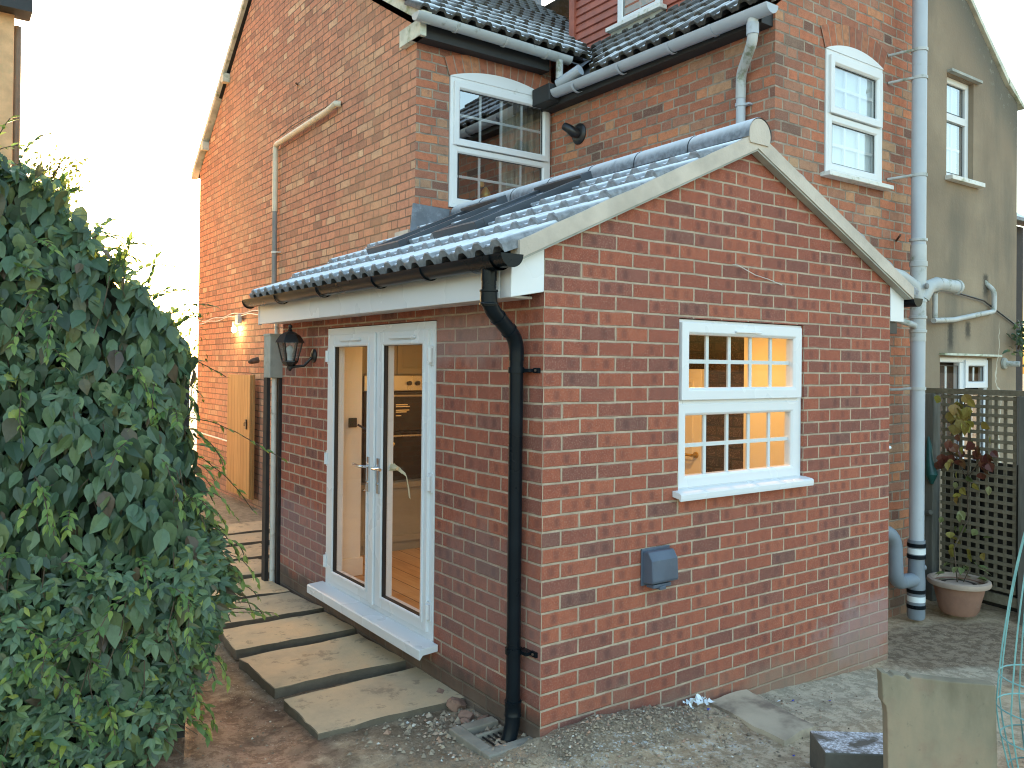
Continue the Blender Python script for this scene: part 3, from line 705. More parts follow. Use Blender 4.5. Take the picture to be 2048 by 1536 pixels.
M['roofglass'] = simple('dark roof window glass', (.10,.13,.17), .10, .2, 3, spec=1.0)
roof_window(1.02, 1.52, .30, 1.20)
roof_window(1.98, 2.48, .30, 1.20)

# lead flashing where the roof runs past the house corner
m = MB()
m.prism([(.965,3.128,2.70),(1.36,3.128,2.93),(1.36,3.128,3.03),(1.0,3.128,3.045)], (0,.008,0))
m.build('lead_flashing', M['lead'], ext)
m = MB(); m.box(.99,1.028,3.20,3.44,2.62,2.83); m.build('slate_upstand', M['mortar'], ext)

# french doors
fd = MB(); Yd0, Yd1, Zd0, Zd1 = .99, 2.508, .118, 1.925
P = side(-.006)
ring(fd, P, Yd0, Yd1, Zd0, Zd1, .058, -.07, .0, .006)
frame = fd.build('french_doors', M['upvc'], ext, bevel=.002)
for (a, b_, ga, gb) in ((1.72, 2.462, 1.812, 2.352), (1.036, 1.716, 1.060+.03, 1.60)):
    leaf = MB(); za, zb, g0, g1 = .165, 1.878, .232, 1.802
    # stiles and rails as one mitred leaf
    u0, u1 = a, b_
    pbox(leaf, P, u0, ga, za, zb, -.06, .018); pbox(leaf, P, gb, u1, za, zb, -.06, .018)
    pbox(leaf, P, ga+.0003, gb-.0003, za, g0, -.06, .0175); pbox(leaf, P, ga+.0003, gb-.0003, g1, zb, -.06, .0175)
    lo_ = leaf.build('door_leaf', M['upvc'], frame, bevel=.004)
    bead = MB(); ring(bead, P, ga-.014, gb+.014, g0-.014, g1+.014, .022, .0178, .026, .008); bead.build('glazing_bead', M['upvc'], frame)
    s = MB(); ring(s, P, ga-.002, gb+.002, g0-.002, g1+.002, .012, -.012, .012); s.build('seal', M['seal'], frame)
    p = MB(); p.quad(P(ga,g0,-.004), P(gb,g0,-.004), P(gb,g1,-.004), P(ga,g1,-.004)); p.build('pane', M['glass'], frame)
    v = MB(); mid = (ga+gb)/2; pbox(v, P, mid-.16, mid+.16, 1.832, 1.846, .018, .034); pbox(v, P, mid-.15, mid+.15, 1.826, 1.832, .018, .026); v.build('trickle_vent', M['upvc'], frame, bevel=.003)
m = MB(); pbox(m, P, 1.690, 1.752, .165, 1.878, .0185, .034); m.build('meeting_strip', M['upvc'], frame, bevel=.005)
for yy, d in ((1.752, 1), (1.64, -1)):
    m = MB(); pbox(m, P, yy-.014, yy+.014, .87, 1.09, .034 if d > 0 else .019, .044 if d > 0 else .030)
    w_ = .045 if d > 0 else .031
    m.tube([P(yy,1.03,w_), P(yy,1.03,w_+.03), P(yy+d*.02,1.03,w_+.042), P(yy+d*.125,1.034,w_+.042)], .0095, 10)
    m.tube([P(yy,.93,w_-.002), P(yy,.93,w_+.006)], .009, 10)
    m.build('handle', M['chrome'], frame, smooth=True)
for yy, s_ in ((2.458, 1), (1.004, -1)):
    for zz in (1.73, 1.01, .29):
        m = MB(); pbox(m, P, yy-.012, yy+.03*1, zz-.055, zz+.055, .001, .012) if s_ > 0 else pbox(m, P, yy-.004, yy+.036, zz-.055, zz+.055, .001, .012)
        m.tube([P(yy+.006, zz-.04, .022), P(yy+.006, zz+.04, .022)], .015, 12); m.build('hinge', M['upvc'], frame, smooth=True, bevel=0)
m = MB(); m.prism([(-.125,.925,.085),(-.125,.925,.112),(-.118,.925,.118),(-.006,.925,.126),(-.006,.925,.088),(-.10,.925,.082),(-.118,.925,.06),(-.125,.925,.06)], (0,1.63,0)); m.build('door_sill', M['upvc'], ext, bevel=.003)

# white casement with mock sash bars
P = front(.018); U0, U1, V0, V1 = .906, 1.981, 1.02, 1.934
wf = MB(); ring(wf, P, U0, U1, V0, V1, .045, -.06, .0, .004)
pbox(wf, P, U0+.0455, U1-.0455, 1.478, 1.502, -.06, -.001)
win = wf.build('casement_window', M['upvc'], ext, bevel=.002)
s1 = MB(); ring(s1, P, U0+.012, U1-.03, 1.502, V1-.016, .066, -.04, .026, .014); s1.build('top_sash', M['upvc'], win, bevel=.003)
s2 = MB(); ring(s2, P, U0+.010, U1-.03, V0+.014, 1.480, .062, -.05, .006, .012); s2.build('bottom_sash', M['upvc'], win, bevel=.003)
lights(P, U0+.07, U1-.088, 1.560, V1-.076, 5, 2, -.012, win, None, M['glass'], M['upvc'])
lights(P, U0+.064, U1-.084, V0+.068, 1.424, 5, 2, -.022, win, None, M['glass'], M['upvc'])
m = MB(); pbox(m, P, 1.34, 1.56, 1.872, 1.884, .026, .040); m.build('trickle_vent', M['upvc'], win, bevel=.003)
m = MB(); m.prism([(.862,-.062,.992),(.862,-.062,1.012),(.862,-.05,1.02),(.862,.02,1.03),(.862,.02,.998),(.862,-.046,.988),(.862,-.05,.978),(.862,-.06,.978)], (1.14,0,0)); m.build('window_sill', M['upvc'], win, bevel=.002)

# ------------------------------------------------------------------ the lit kitchen inside
m = MB(); m.quad((.10,.10,.125),(2.82,.10,.125),(2.82,3.42,.125),(.10,3.42,.125)); m.build('floor', M['floor_wood'], ext)
m = MB()
m.quad((.10,.101,2.06),(2.82,.101,2.06),(2.82,3.42,2.06),(.10,3.42,2.06))                                  # ceiling
m.quad((.101,2.55,.126),(.101,3.42,.126),(.101,3.42,2.06),(.101,2.55,2.06)); m.quad((.10,3.425,.126),(1.2,3.425,.126),(1.2,3.425,2.06),(.10,3.425,2.06)); m.quad((.101,.10,.126),(.101,.95,.126),(.101,.95,2.06),(.101,.10,2.06))
m.quad((.10,.1012,.126),(.88,.1012,.126),(.88,.1012,2.06),(.10,.1012,2.06)); m.quad((2.0,.1012,.126),(2.82,.1012,.126),(2.82,.1012,2.06),(2.0,.1012,2.06)); m.quad((.88,.1012,.126),(2.0,.1012,.126),(2.0,.1012,.97),(.88,.1012,.97)); m.quad((.88,.1012,1.95),(2.0,.1012,1.95),(2.0,.1012,2.06),(.88,.1012,2.06))
m.box(2.42,2.82,.11,.80,.126,2.058)                                                                      # plastered pier beside the old wall
m.box(2.405,2.46,2.02,3.1,.126,2.058); m.box(.10,.285,2.56,2.75,.126,2.058)                              # lining and nib
m.box(1.2,2.42,3.10,3.14,.126,2.058)
m.build('inner_wall', M['white_wall'], ext)
m = MB(); m.box(.10,.30,2.542,2.559,.127,.26); m.build('skirting', M['white_wall'], ext, bevel=.004)
m = MB(); m.box(2.44,2.475,.801,1.60,.126,2.058); m.build('exposed_wall', M['brick_dark'], ext)
# lamps of the kitchen
for xx, yy, e in ((1.75, .62, 2.0), (.9, 2.2, 1.0)):
    ld = bpy.data.lights.new('kitchen_lamp', 'AREA'); ld.shape = 'DISK'; ld.size = .16; ld.energy = e; ld.color = (1, .47, .105)
    lo_ = bpy.data.objects.new('ceiling_lamp', ld); COL.objects.link(lo_); lo_.location = (xx, yy, 2.03); attach(lo_, ext); lo_.location = (xx, yy, 2.03)

tw = thing('oven_tower', 'tall grey kitchen cabinet with a built in black double oven seen through the french doors', 'oven', (.83, 3.4, .126))
m = MB(); m.box(.50,1.19,3.12,3.41,.127,.20); m.box(.50,1.19,3.10,3.41,.20,2.04); m.build('carcass', M['cabinet'], tw)
m = MB(); ring(m, front(3.099), .51, 1.18, .21, .70, .05, 0, .018, .004); m.build('cupboard_door', M['cabinet'], tw, bevel=.002)
m = MB(); ring(m, front(3.099), .51, .84, 1.60, 2.03, .05, 0, .018, .004); ring(m, front(3.099), .845, 1.18, 1.60, 2.03, .05, 0, .018, .004); m.build('cupboard_door', M['cabinet'], tw, bevel=.002)
ov = MB(); ov.box(.545,1.145,3.072,3.099,1.46,1.585); ovo = ov.build('oven_panel', M['steel'], tw, bevel=.003)
m = MB(); m.box(.60,.80,3.066,3.0718,1.49,1.555); m.build('display', M['oven_glass'], ovo)
for xx in (.95, 1.03): MB().lathe((xx,3.0718,1.523), [(.021,0),(.019,-.02)], 16, 'Y').build('knob', M['oven_glass'], ovo, smooth=True)
for z0, z1 in ((1.13, 1.455), (.72, 1.125)):
    m = MB(); m.box(.545,1.145,3.072,3.099,z0,z1); od = m.build('oven_door', M['oven_glass'], tw, bevel=.003)
    m = MB(); m.tube([(.60,3.03,z1-.035),(1.11,3.03,z1-.035)], .010, 10); m.tube([(.62,3.03,z1-.035),(.62,3.072,z1-.035)], .006, 8); m.tube([(1.09,3.03,z1-.035),(1.09,3.072,z1-.035)], .006, 8); m.build('handle', M['steel'], od, smooth=True)
m = MB()
for zz, wd in ((1.345,.11),(1.33,.13),(1.30,.125),(1.285,.10),(1.255,.05)): m.box(.83,.83+wd,3.0705,3.0715,zz-.005,zz+.003)
m.build('sticker', M['paper'], tw)
for p_ in ((1.13,3.075,.66),(.55,3.075,.66),(1.12,3.075,1.66)): MB().lathe(p_, [(.010,0),(.014,-.01),(.012,-.022),(.004,-.026)], 14, 'Y').build('knob', M['chrome'], tw, smooth=True)
# protective paper strip hanging on the inner handle
m = MB(); pts = [(.02,1.62,1.035),(.05,1.56,1.04),(.06,1.50,1.02),(.07,1.46,1.0),(.075,1.44,.93),(.08,1.43,.86)]
for i in range(len(pts)-1):
    a, b_ = Vector(pts[i]), Vector(pts[i+1]); wv = Vector((.0,.012,.022-.004*i))
    m.quad(a-wv, b_-wv, b_+wv*.9, a+wv*.9)
m.tube([(-.0,1.62,1.03),(.035,1.62,1.03),(.04,1.52,1.035)], .011, 8)
tag(m.build('paper_strip', M['paper']), 'torn cream protective paper strip hanging from the inner door handle', 'paper strip')
sx = thing('hanging_tool', 'black and yellow cabled tool hanging from a wall plate beside the oven', 'tool', (.30, 2.55, 1.2))
m = MB(); m.box(.17,.235,2.53,2.541,1.215,1.285); m.build('wall_plate', M['black_matt'], sx, bevel=.004)
m = MB(); m.tube([(.235,2.52,1.235),(.30,2.46,1.19),(.36,2.40,1.15)], .008, 8); m.build('cable', M['black_matt'], sx, smooth=True)
m = MB(); m.tube([(.32,2.44,1.178),(.38,2.38,1.13),(.43,2.33,1.09)], .016, 10, radii=[.018,.014,.02]); m.build('grip', M['yellow'], sx, smooth=True)
dr = thing('inner_door', 'white internal door standing open with a brass handle behind the extension window', 'door', (2.4, 1.55, .13))
m = MB(); m.box(2.385,2.425,1.165,1.96,.14,1.665); m.build('leaf', M['white_wall'], dr, bevel=.003)
Pd = side(2.384); m = MB(); ring(m, Pd, 1.24, 1.88, .26, .86, .02, 0, .008, .003); ring(m, Pd, 1.24, 1.88, .98, 1.58, .02, 0, .008, .003); m.build('panel_moulding', M['white_wall'], dr)
m = MB(); m.tube([(2.384,1.21,1.02),(2.335,1.21,1.02),(2.33,1.31,1.02)], .011, 10); m.lathe((2.384,1.21,1.02), [(.025,0),(.022,-.01)], 14, 'X'); m.build('handle', M['gold'], dr, smooth=True)
m = MB(); m.box(2.417,2.4195,.24,.32,1.33,1.41); tag(m.build('light_switch', M['white_plastic']), 'square white light switch on the lit wall behind the extension window', 'switch')

# ================================================================== MAIN HOUSE
hs = thing('brick_house', 'old two storey red brick house with weathered gable, frosted tiled roof and rear wing', 'house', (2.7, 5.5, -.2))
HX, HY, HYF, WX, WY, WXR = 1.03, 3.15, 9.96, 2.48, .60, 4.32
APY, APZ = 6.93, 6.90
b = MB(); P = side(HX)
b.quad(*[P(u, v, 0) for u, v in ((HY,-.7),(HYF,-.7),(HYF,4.58),(APY,APZ-.06),(HY,4.56))]); b.build('gable_wall', M['brick_gable'], hs)
b = MB(); P = front(HY)
wall(b, P, [HX, WX], [-.7, 4.62], [(1.356, 2.472, 3.052, 4.215)], .09)
P = side(WX); wall(b, P, [WY, HY], [-.7, 4.22], [])
P = front(WY); wall(b, P, [WX, WXR], [-.7, 4.22], [(3.062, 3.824, 3.125, 4.062)], .09)
b.quad(P(WX,4.22,0), P(WXR,4.22,0), P(WXR,5.74,0)); 
b.quad((WXR,WY,-.7),(WXR,9.9,-.7),(WXR,9.9,5.7),(WXR,WY,5.7)); b.quad((HX,HYF,-.7),(WXR,HYF,-.7),(WXR,HYF,4.6),(HX,HYF,4.6))
b.build('wall', M['brick_old'], hs)
# segmental brick arches with white arched heads
def arch(P, u0, u1, vs0, rise, bh, mat, name):
    c = (u0+u1)/2; h = (u1-u0)/2; Rr = (h*h + rise*rise)/(2*rise); cv = vs0 + rise - Rr; a0 = math.asin(h/Rr)
    n = round((u1-u0)/.079); m = MB()
    for i in range(n):
        t0, t1 = -a0 + 2*a0*(i+.07)/n, -a0 + 2*a0*(i+.93)/n
        q = [(c+Rr*math.sin(t0), cv+Rr*math.cos(t0)), (c+Rr*math.sin(t1), cv+Rr*math.cos(t1)), (c+(Rr+bh)*math.sin(t1), cv+(Rr+bh)*math.cos(t1)), (c+(Rr+bh)*math.sin(t0), cv+(Rr+bh)*math.cos(t0))]
        pr = random.uniform(.0028, .004)
        pts = [P(*k, pr) for k in q] + [P(*k, -.004) for k in q]
        m.add(pts, [(0,1,2,3),(0,4,5,1),(1,5,6,2),(2,6,7,3),(3,7,4,0)])
    m.build(name, mat, hs)
    bed = MB(); N = 24
    o_ = [(c+Rr*math.sin(-a0+2*a0*k/N), cv+Rr*math.cos(-a0+2*a0*k/N)) for k in range(N+1)]
    i_ = [(c+(Rr+bh)*math.sin(-a0+2*a0*k/N), cv+(Rr+bh)*math.cos(-a0+2*a0*k/N)) for k in range(N+1)]
    for k in range(N): bed.quad(P(*o_[k], .0025), P(*o_[k+1], .0025), P(*i_[k+1], .0025), P(*i_[k], .0025))
    bed.build('arch_mortar', M['arch_mortar'], hs)
    return [(u, v) for u, v in o_]
def arch_brick():
    t = NT('old arch brick'); r = t.geo('Random Per Island'); P = t.geo(); n = t.noise(P, 26, 4)
    c = t.ramp(r, OLD); c = t.mix(.2, c, (.24,.10,.07)); c = t.mix(t.rng(n, .35, .75, 0, .5), c, (.13,.08,.065)); return t.finish(c, .9, 0, t.bump(n, .4, .006), .2)
M['arch_brick'] = arch_brick()
M['arch_mortar'] = simple('old arch mortar', (.30,.22,.165), .95, .2, 8)
def house_window(P, u0, u1, v0, v1, vm, rise, cols, glassm, frosted, upper, sill=True):
    pts = arch(P, u0-.01, u1+.01, v1, rise, .16, M['arch_brick'], 'brick_arch')
    fr = MB()
    ring(fr, P, u0, u1, v0, v1-.003, .075, -.06, .004, .01)
    fr.build_ = None
    head = [(u0, v1-.003)] + [(u0, v1+.003)] + [p for p in pts if u0 < p[0] < u1] + [(u1, v1+.003), (u1, v1-.003)]
    f = fr.build('window', M['upvc_old'], hs, bevel=.003)
    hm = MB(); hm.prism([P(a, b_-.001, .010) for a, b_ in head], P(0,0,-.04) - P(0,0,0)); hm.build('arched_head', M['upvc_old'], f)
    t1 = MB(); ring(t1, P, u0+.03, u1-.03, vm+.004, v1-.045, .062, -.03, .026, .014); t1.build('top_sash', M['upvc_old'], f, bevel=.003)
    t2 = MB(); ring(t2, P, u0+.03, u1-.03, v0+.03, vm-.004, .055, -.04, .006, .012); t2.build('bottom_sash', M['upvc_old'], f, bevel=.003)
    for (a, b_, w0) in ((vm+.066, v1-.107, -.012), (v0+.085, vm-.059, -.02)):
        lights(P, u0+.095, u1-.095, a, b_, cols, 2, w0, f, None, glassm, M['upvc_old'])
        if frosted:
            q = MB(); q.quad(*[P(x_, y_, w0-.03) for x_, y_ in ((u0+.07,a-.02),(u1-.07,a-.02),(u1-.07,b_+.02),(u0+.07,b_+.02))]); q.build('obscured_glass', M['blind'], f)
    if sill:
        s = MB(); pbox(s, P, u0-.05, u1+.05, v0-.035, v0-.002, -.05, .075); s.build('window_sill', M['sill_old'], f, bevel=.004)
    return f
wB = house_window(front(HY-.012), 1.362, 2.466, 3.058, 4.205, 3.602, .10, 4, M['glass_up'], False, True, sill=False)
wW = house_window(front(WY-.006), 3.068, 3.818, 3.13, 4.055, 3.575, .075, 3, M['glass_up'], True, True)
# the room behind the back window
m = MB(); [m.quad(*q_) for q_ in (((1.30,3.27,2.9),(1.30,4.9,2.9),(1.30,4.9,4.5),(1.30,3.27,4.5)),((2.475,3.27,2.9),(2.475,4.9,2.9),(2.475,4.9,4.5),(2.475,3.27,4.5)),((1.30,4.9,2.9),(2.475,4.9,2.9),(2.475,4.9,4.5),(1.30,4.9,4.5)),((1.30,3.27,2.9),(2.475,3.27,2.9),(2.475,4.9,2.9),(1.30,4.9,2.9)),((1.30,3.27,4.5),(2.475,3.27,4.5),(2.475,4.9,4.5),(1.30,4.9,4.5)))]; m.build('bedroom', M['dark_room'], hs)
m = MB(); N = 60
for i in range(N):
    f0, f1 = i/N, (i+1)/N
    def cur(f): return Vector((2.0+.46*f, 3.30+.022*math.sin(f*38)+.012*math.sin(f*91), 0))
    a, c_ = cur(f0), cur(f1)
    m.quad(a+Vector((0,0,3.0)), c_+Vector((0,0,3.0)), c_+Vector((0,0,4.3)), a+Vector((0,0,4.3)))
tag(m.build('curtain', M['curtain'], smooth='all'), 'beige pleated curtain behind the right half of the back bedroom window', 'curtain')
m = MB(); m.tube([(1.76,3.27,3.06),(1.765,3.265,3.16),(1.79,3.26,3.22)], .010, 8); m.lathe((1.82,3.26,3.235), [(.004,-.05),(.04,-.03),(.05,.0),(.035,.04),(.012,.075)], 16)
m.lathe((1.77,3.26,3.33), [(.003,-.03),(.026,-.02),(.03,.0),(.02,.025),(.003,.032)], 12)
tag(m.build('ornament', M['gold'], smooth=True), 'yellow ornament standing on the sill inside the back bedroom window', 'ornament')

# roofs of the house
s_ = .66; upm = Vector((0,1,s_)).normalized(); nm = Vector((0,-s_,1)).normalized(); E0 = Vector((0, 2.93, 4.585))
len_ = (APY-2.93)*math.sqrt(1+s_*s_); gauge = .27
# valley with the wing: main z = 4.585+.66(y-2.93); wing z = 4.20+.8(x-2.32)
def wing_x_at(y): return 2.32 + (4.585 + s_*(y-2.93) - 4.20)/.8
def main_y_at(x): return 2.93 + (4.20 + .8*(x-2.32) - 4.585)/s_
crs = []
k = 0
while k*gauge < len_:
    y = 2.93 + (k+.5)*gauge*upm.y
    crs.append((.93, min(4.36, max(2.62, wing_x_at(y)-.10)))); k += 1
m = MB(); tile_field(m, E0, (1,0,0), upm, nm, crs, gauge, .15, .032, .016, lapup=.04, lift=.028, seed=11)
m.build('roof', M['tile_old'], hs, smooth=True)
upw = Vector((1,0,.8)).normalized(); nw = Vector((-.8,0,1)).normalized(); crs = []; k = 0
lw = (4.32-2.32)*math.sqrt(1.64)
while k*gauge < lw-.05:
    x = 2.32 + (k+.5)*gauge*upw.x
    yv = main_y_at(x) - .10
    crs.append((WY-.06, max(1.2, min(yv, 6))));  k += 1
m = MB(); tile_field(m, (2.32, 0, 4.20), (0,1,0), upw, nw, crs, gauge, .15, .032, .016, lapup=.04, lift=.028, seed=12)
m.build('roof', M['tile_wing'], hs, smooth=True)
m = MB(); m.quad((2.62,2.90,4.50),(3.9,4.45,5.50),(3.72,4.50,5.50),(2.42,2.92,4.52)); m.quad((2.45,2.75,4.36),(2.75,2.85,4.58),(3.9,4.25,5.48),(3.7,4.4,5.46)); m.build('valley_lead', M['lead'], hs)
m = MB()   # under-boards, far slope and far gable edge closed
m.quad((1.0,2.95,4.57),(4.34,2.95,4.57),(4.34,APY,APZ-.02),(1.0,APY,APZ-.02)); m.quad((1.0,APY,APZ-.02),(4.34,APY,APZ-.02),(4.34,10.15,4.52),(1.0,10.15,4.52))
m.quad((2.34,WY-.03,4.19),(2.34,3.3,4.19),(4.32,3.3,5.77),(4.32,WY-.03,5.77))
m.build('roof_deck', M['dark_fascia'], hs)
# verge strips of the gable
m = MB()
for (ya, za, yb, zb) in ((2.92, 4.50, APY, APZ), (10.16, 4.50, APY, APZ)):
    N = 16
    for i in range(N):
        f0, f1 = i/N, (i+1)/N
        a = Vector((.955, ya+(yb-ya)*f0, za+(zb-za)*f0)); c_ = Vector((.955, ya+(yb-ya)*f1, za+(zb-za)*f1))
        m.prism([a, c_, c_+Vector((0,0,.10+.008*noise.noise(c_*5))), a+Vector((0,0,.10+.008*noise.noise(a*5)))], (.09,0,0))
m.build('verge', M['verge_old'], hs)
m = MB(); m.box(.97,1.028,2.98,3.35,4.42,4.56); m.build('verge_corbel', M['verge_old'], hs)
for yy in (8.55, 9.0+.55):
    zz = 4.56+(10.1-yy)*.73; m = MB(); m.box(.94,1.03,yy-.05,yy+.05,zz-.14,zz-.02); m.build('purlin_end', M['verge_old'], hs)
m = MB()   # wing verge mortar
m.prism([(2.44,WY-.025,4.23),(4.32,WY-.025,5.73),(4.32,WY-.025,5.80),(2.44,WY-.025,4.31)], (0,.03,0)); m.build('verge', M['mortar'], hs)
# eaves and gutters
m = MB(); m.box(.98,2.36,3.02,3.148,4.42,4.545); m.box(2.355,2.478,WY+.02,3.14,4.075,4.17); m.build('fascia', M['dark_fascia'], hs)
m = MB(); gutter(m, (.90,2.93,4.565), (2.52,2.93,4.55), .062); m.prism([(.90, 2.93+.062*math.cos(t), 4.565+.062*math.sin(t)) for t in [math.pi+math.pi*k/14 for k in range(15)]], (-.005,0,0))
gm = m.build('gutter', M['grey_gutter'], hs, smooth=True)
for xx in (1.28, 1.78, 2.24): gut_bracket((xx,2.93,4.563-.009*(xx-.9)), .062, (1,0,0)).build('bracket', M['grey_plastic_old'], gm, smooth=True)
m = MB(); m.tube([(2.40,2.92,4.50),(2.40,2.92,4.33)], .034, 12); m.build('outlet', M['grey_plastic_old'], gm, smooth=True)
m = MB(); gutter(m, (2.31,.50,4.15), (2.31,3.06,4.19), .064); m.prism([(2.31+.064*math.cos(t), .497, 4.15+.064*math.sin(t)) for t in [math.pi+math.pi*k/14 for k in range(15)]], (0,.005,0))
gm = m.build('gutter', M['grey_plastic'], hs, smooth=True)
for yy in (1.0, 1.42, 1.98, 2.55): gut_bracket((2.31,yy,4.157), .064, (0,1,0)).build('bracket', M['grey_plastic'], gm, smooth=True)
m = MB(); m.box(2.235,2.385,2.86,3.12,4.09,4.25); m.build('gutter_hopper', M['dark_fascia'], gm, bevel=.01)
m = MB(); m.tube([(2.34,2.86,4.25),(2.40,2.62,4.33)], .05, 14); m.build('transfer_pipe', M['grey_plastic'], gm, smooth=True)

# red boarded dormer standing on the wing roof
DX = 3.2; dm = MB()
dm.box(DX+.02,4.3,1.62,3.74,4.5,6.4); d_ = dm.build('dormer', M['red_paint'], hs)
m = MB()
for i in range(19):
    z0 = 4.93+.085*i
    m.prism([(DX+.02,1.62,z0),(DX-.004,1.62,z0+.006),(DX+.010,1.62,z0+.079),(DX+.02,1.62,z0+.082)], (0,2.12,0))
m.prism([(DX+.018,1.62,4.86),(DX-.01,1.62,4.86),(DX-.004,1.62,4.925),(DX+.018,1.62,4.925)], (0,2.12,0))
m.box(DX-.022,DX+.019,3.66,3.745,4.86,6.4); m.box(DX-.022,DX+.019,1.60,1.68,4.86,6.4); m.build('cladding', M['red_paint'], d_)
P = side(DX-.02); m = MB(); ring(m, P, 2.40, 2.98, 5.03, 6.1, .07, -.03, .012, .008); dw = m.build('window', M['upvc_old'], d_, bevel=.003)
lights(P, 2.47, 2.91, 5.10, 6.03, 2, 4, -.012, dw, None, M['glass_up'], M['upvc_old'])
m = MB(); m.quad(P(2.44,5.07,-.02), P(2.94,5.07,-.02), P(2.94,6.06,-.02), P(2.44,6.06,-.02)); m.build('obscured_glass', M['blind'], dw)
m = MB(); pbox(m, P, 2.34, 3.08, 4.985, 5.025, -.02, .08); m.build('window_sill', M['sill_old'], dw, bevel=.004)
m = MB(); pbox(m, P, 2.37, 3.05, 4.935, 4.984, -.02, .03); m.build('sill_packing', M['concrete'], dw)
m = MB(); m.quad((DX-.13,1.6,4.82),(DX-.13,3.5,4.82),(DX-.003,3.5,4.885),(DX-.003,1.6,4.885)); m.build('lead_apron', M['lead'], d_)
# chimney with lead apron behind the main roof
m = MB(); m.box(3.85,4.75,6.3,6.9,6.2,7.4); ch = m.build('chimney', M['lead'], hs, bevel=.01)

# fittings on the house
def pipe_thing(name, label, cat, path, r, mat, brackets=(), bmat=None, n=14):
    t = thing(name, label, cat, path[-1])
    m = MB(); m.tube(path, r, n); m.build('pipe', mat, t, smooth=True)
    for p_, ax in brackets:
        p_ = Vector(p_); q = MB(); q.lathe(p_, [(r+.001,-.012),(r+.007,-.012),(r+.007,.012),(r+.001,.012)], n); q.box(p_.x-.008+(ax[0]*.03), p_.x+.008+ax[0]*.06, p_.y-.006+ax[1]*.03, p_.y+.006+ax[1]*.06, p_.z-.01, p_.z+.01); q.build('bracket', bmat or mat, t, smooth=True)
    return t
def bend(a, b_, c_, r=.05, n=6):
    """rounds the corner b between a and c"""
    a, b_, c_ = Vector(a), Vector(b_), Vector(c_); d1 = (a-b_).normalized(); d2 = (c_-b_).normalized(); p0, p1 = b_+d1*r, b_+d2*r
    return [(p0*(1-t)**2 + b_*2*t*(1-t) + p1*t*t) for t in [i/n for i in range(n+1)]]
# black downpipe on the extension corner
dp = thing('black_downpipe', 'shiny black plastic downpipe with a swan neck beside the corner of the new brickwork', 'downpipe', (-.055, .135, -.06))
A, B_, C_, D_ = Vector((-.262,.07,2.07)), Vector((-.262,.07,1.945)), Vector((-.058,.135,1.80)), Vector((-.058,.135,.0))
m = MB(); m.tube([A, B_] , .034, 18); m.lathe((-.262,.07,1.985), [(.035,-.035),(.043,-.035),(.043,-.028),(.039,-.024),(.039,.022),(.043,.026),(.043,.033),(.035,.033)], 18); m.build('socket', M['black_plastic'], dp, smooth=True)
m = MB(); m.tube([Vector((-.262,.07,1.97))] + bend(A, B_, C_, .055) + bend(B_, C_, D_, .06) + [Vector((-.058,.135,1.70))], .0365, 18); m.build('swan_neck', M['black_plastic'], dp, smooth=True)
for f in (.33, .72):
    p_ = B_.lerp(C_, f); d = (C_-B_).normalized(); m = MB(); m.tube([p_-d*.006, p_+d*.006], .040, 18); m.build('socket_ring', M['black_plastic'], dp, smooth=True)
m = MB(); m.tube([(-.058,.135,1.72),(-.058,.135,.03)], .034, 18); m.build('pipe', M['black_plastic'], dp, smooth=True)
for zz in (1.655, .33):
    m = MB(); m.lathe((-.058,.135,zz), [(.035,-.014),(.040,-.014),(.040,.014),(.035,.014)], 18); m.box(-.045,-.002,.055,.125,zz-.008,zz+.008); m.box(-.014,-.002,.02,.06,zz-.012,zz+.012); br = m.build('bracket', M['black_plastic'], dp, smooth=True)
    m = MB(); m.tube([(-.014,.04,zz),(-.02,.04,zz)], .006, 8); m.build('screw', M['rust'], br)
m = MB(); m.lathe((-.058,.135,.06), [(.036,-.035),(.041,-.035),(.041,-.028),(.0385,-.024),(.0385,.024),(.041,.028),(.041,.035),(.036,.035)], 18); m.build('socket_ring', M['black_plastic'], dp, smooth=True)
m = MB(); m.tube([(-.058,.135,.03),(-.062,.135,-.02),(-.085,.13,-.085)], .037, 16); m.build('shoe', M['black_plastic'], dp, smooth=True)

pw = thing('grey_downpipe', 'grey plastic downpipe with an offset bend near the corner of the rear wing', 'downpipe', (2.435, .86, 3.0))
m = MB(); m.tube([(2.31,.66,4.10),(2.31,.66,4.0)] + bend((2.31,.66,4.05),(2.31,.66,3.94),(2.435,.86,3.82),.06) + bend((2.31,.66,3.94),(2.435,.86,3.80),(2.435,.86,3.2),.06) + [(2.435,.86,3.62)], .037, 16); m.build('offset_bend', M['grey_plastic_old'], pw, smooth=True)
m = MB(); m.tube([(2.435,.86,3.68),(2.435,.86,2.72)], .034, 16); m.build('pipe', M['grey_plastic'], pw, smooth=True)
m = MB(); m.lathe((2.435,.86,3.575), [(.035,-.012),(.040,-.012),(.040,.012),(.035,.012)], 16); m.box(2.44,2.478,.79,.85,3.568,3.582); m.build('bracket', M['grey_plastic'], pw, smooth=True)
m = MB(); m.lathe((2.31,.66,4.03), [(.038,-.04),(.043,-.04),(.043,.04),(.038,.04)], 16); m.build('socket', M['grey_plastic'], pw, smooth=True)

fl = thing('flue_terminal', 'small black round flue terminal projecting from the side of the rear wing', 'vent', (2.47, 2.72, 3.80))
MB().lathe((2.478,2.72,3.79), [(.095,0),(.095,-.008),(.08,-.02),(.055,-.025)], 24, 'X').build('wall_plate', M['flue'], fl, smooth=True)
m = MB(); m.tube([(2.46,2.72,3.79),(2.41,2.725,3.795),(2.385,2.74,3.82),(2.37,2.80,3.86)], .042, 16, radii=[.046,.046,.042,.036]); m.build('spigot', M['flue'], fl, smooth=True)

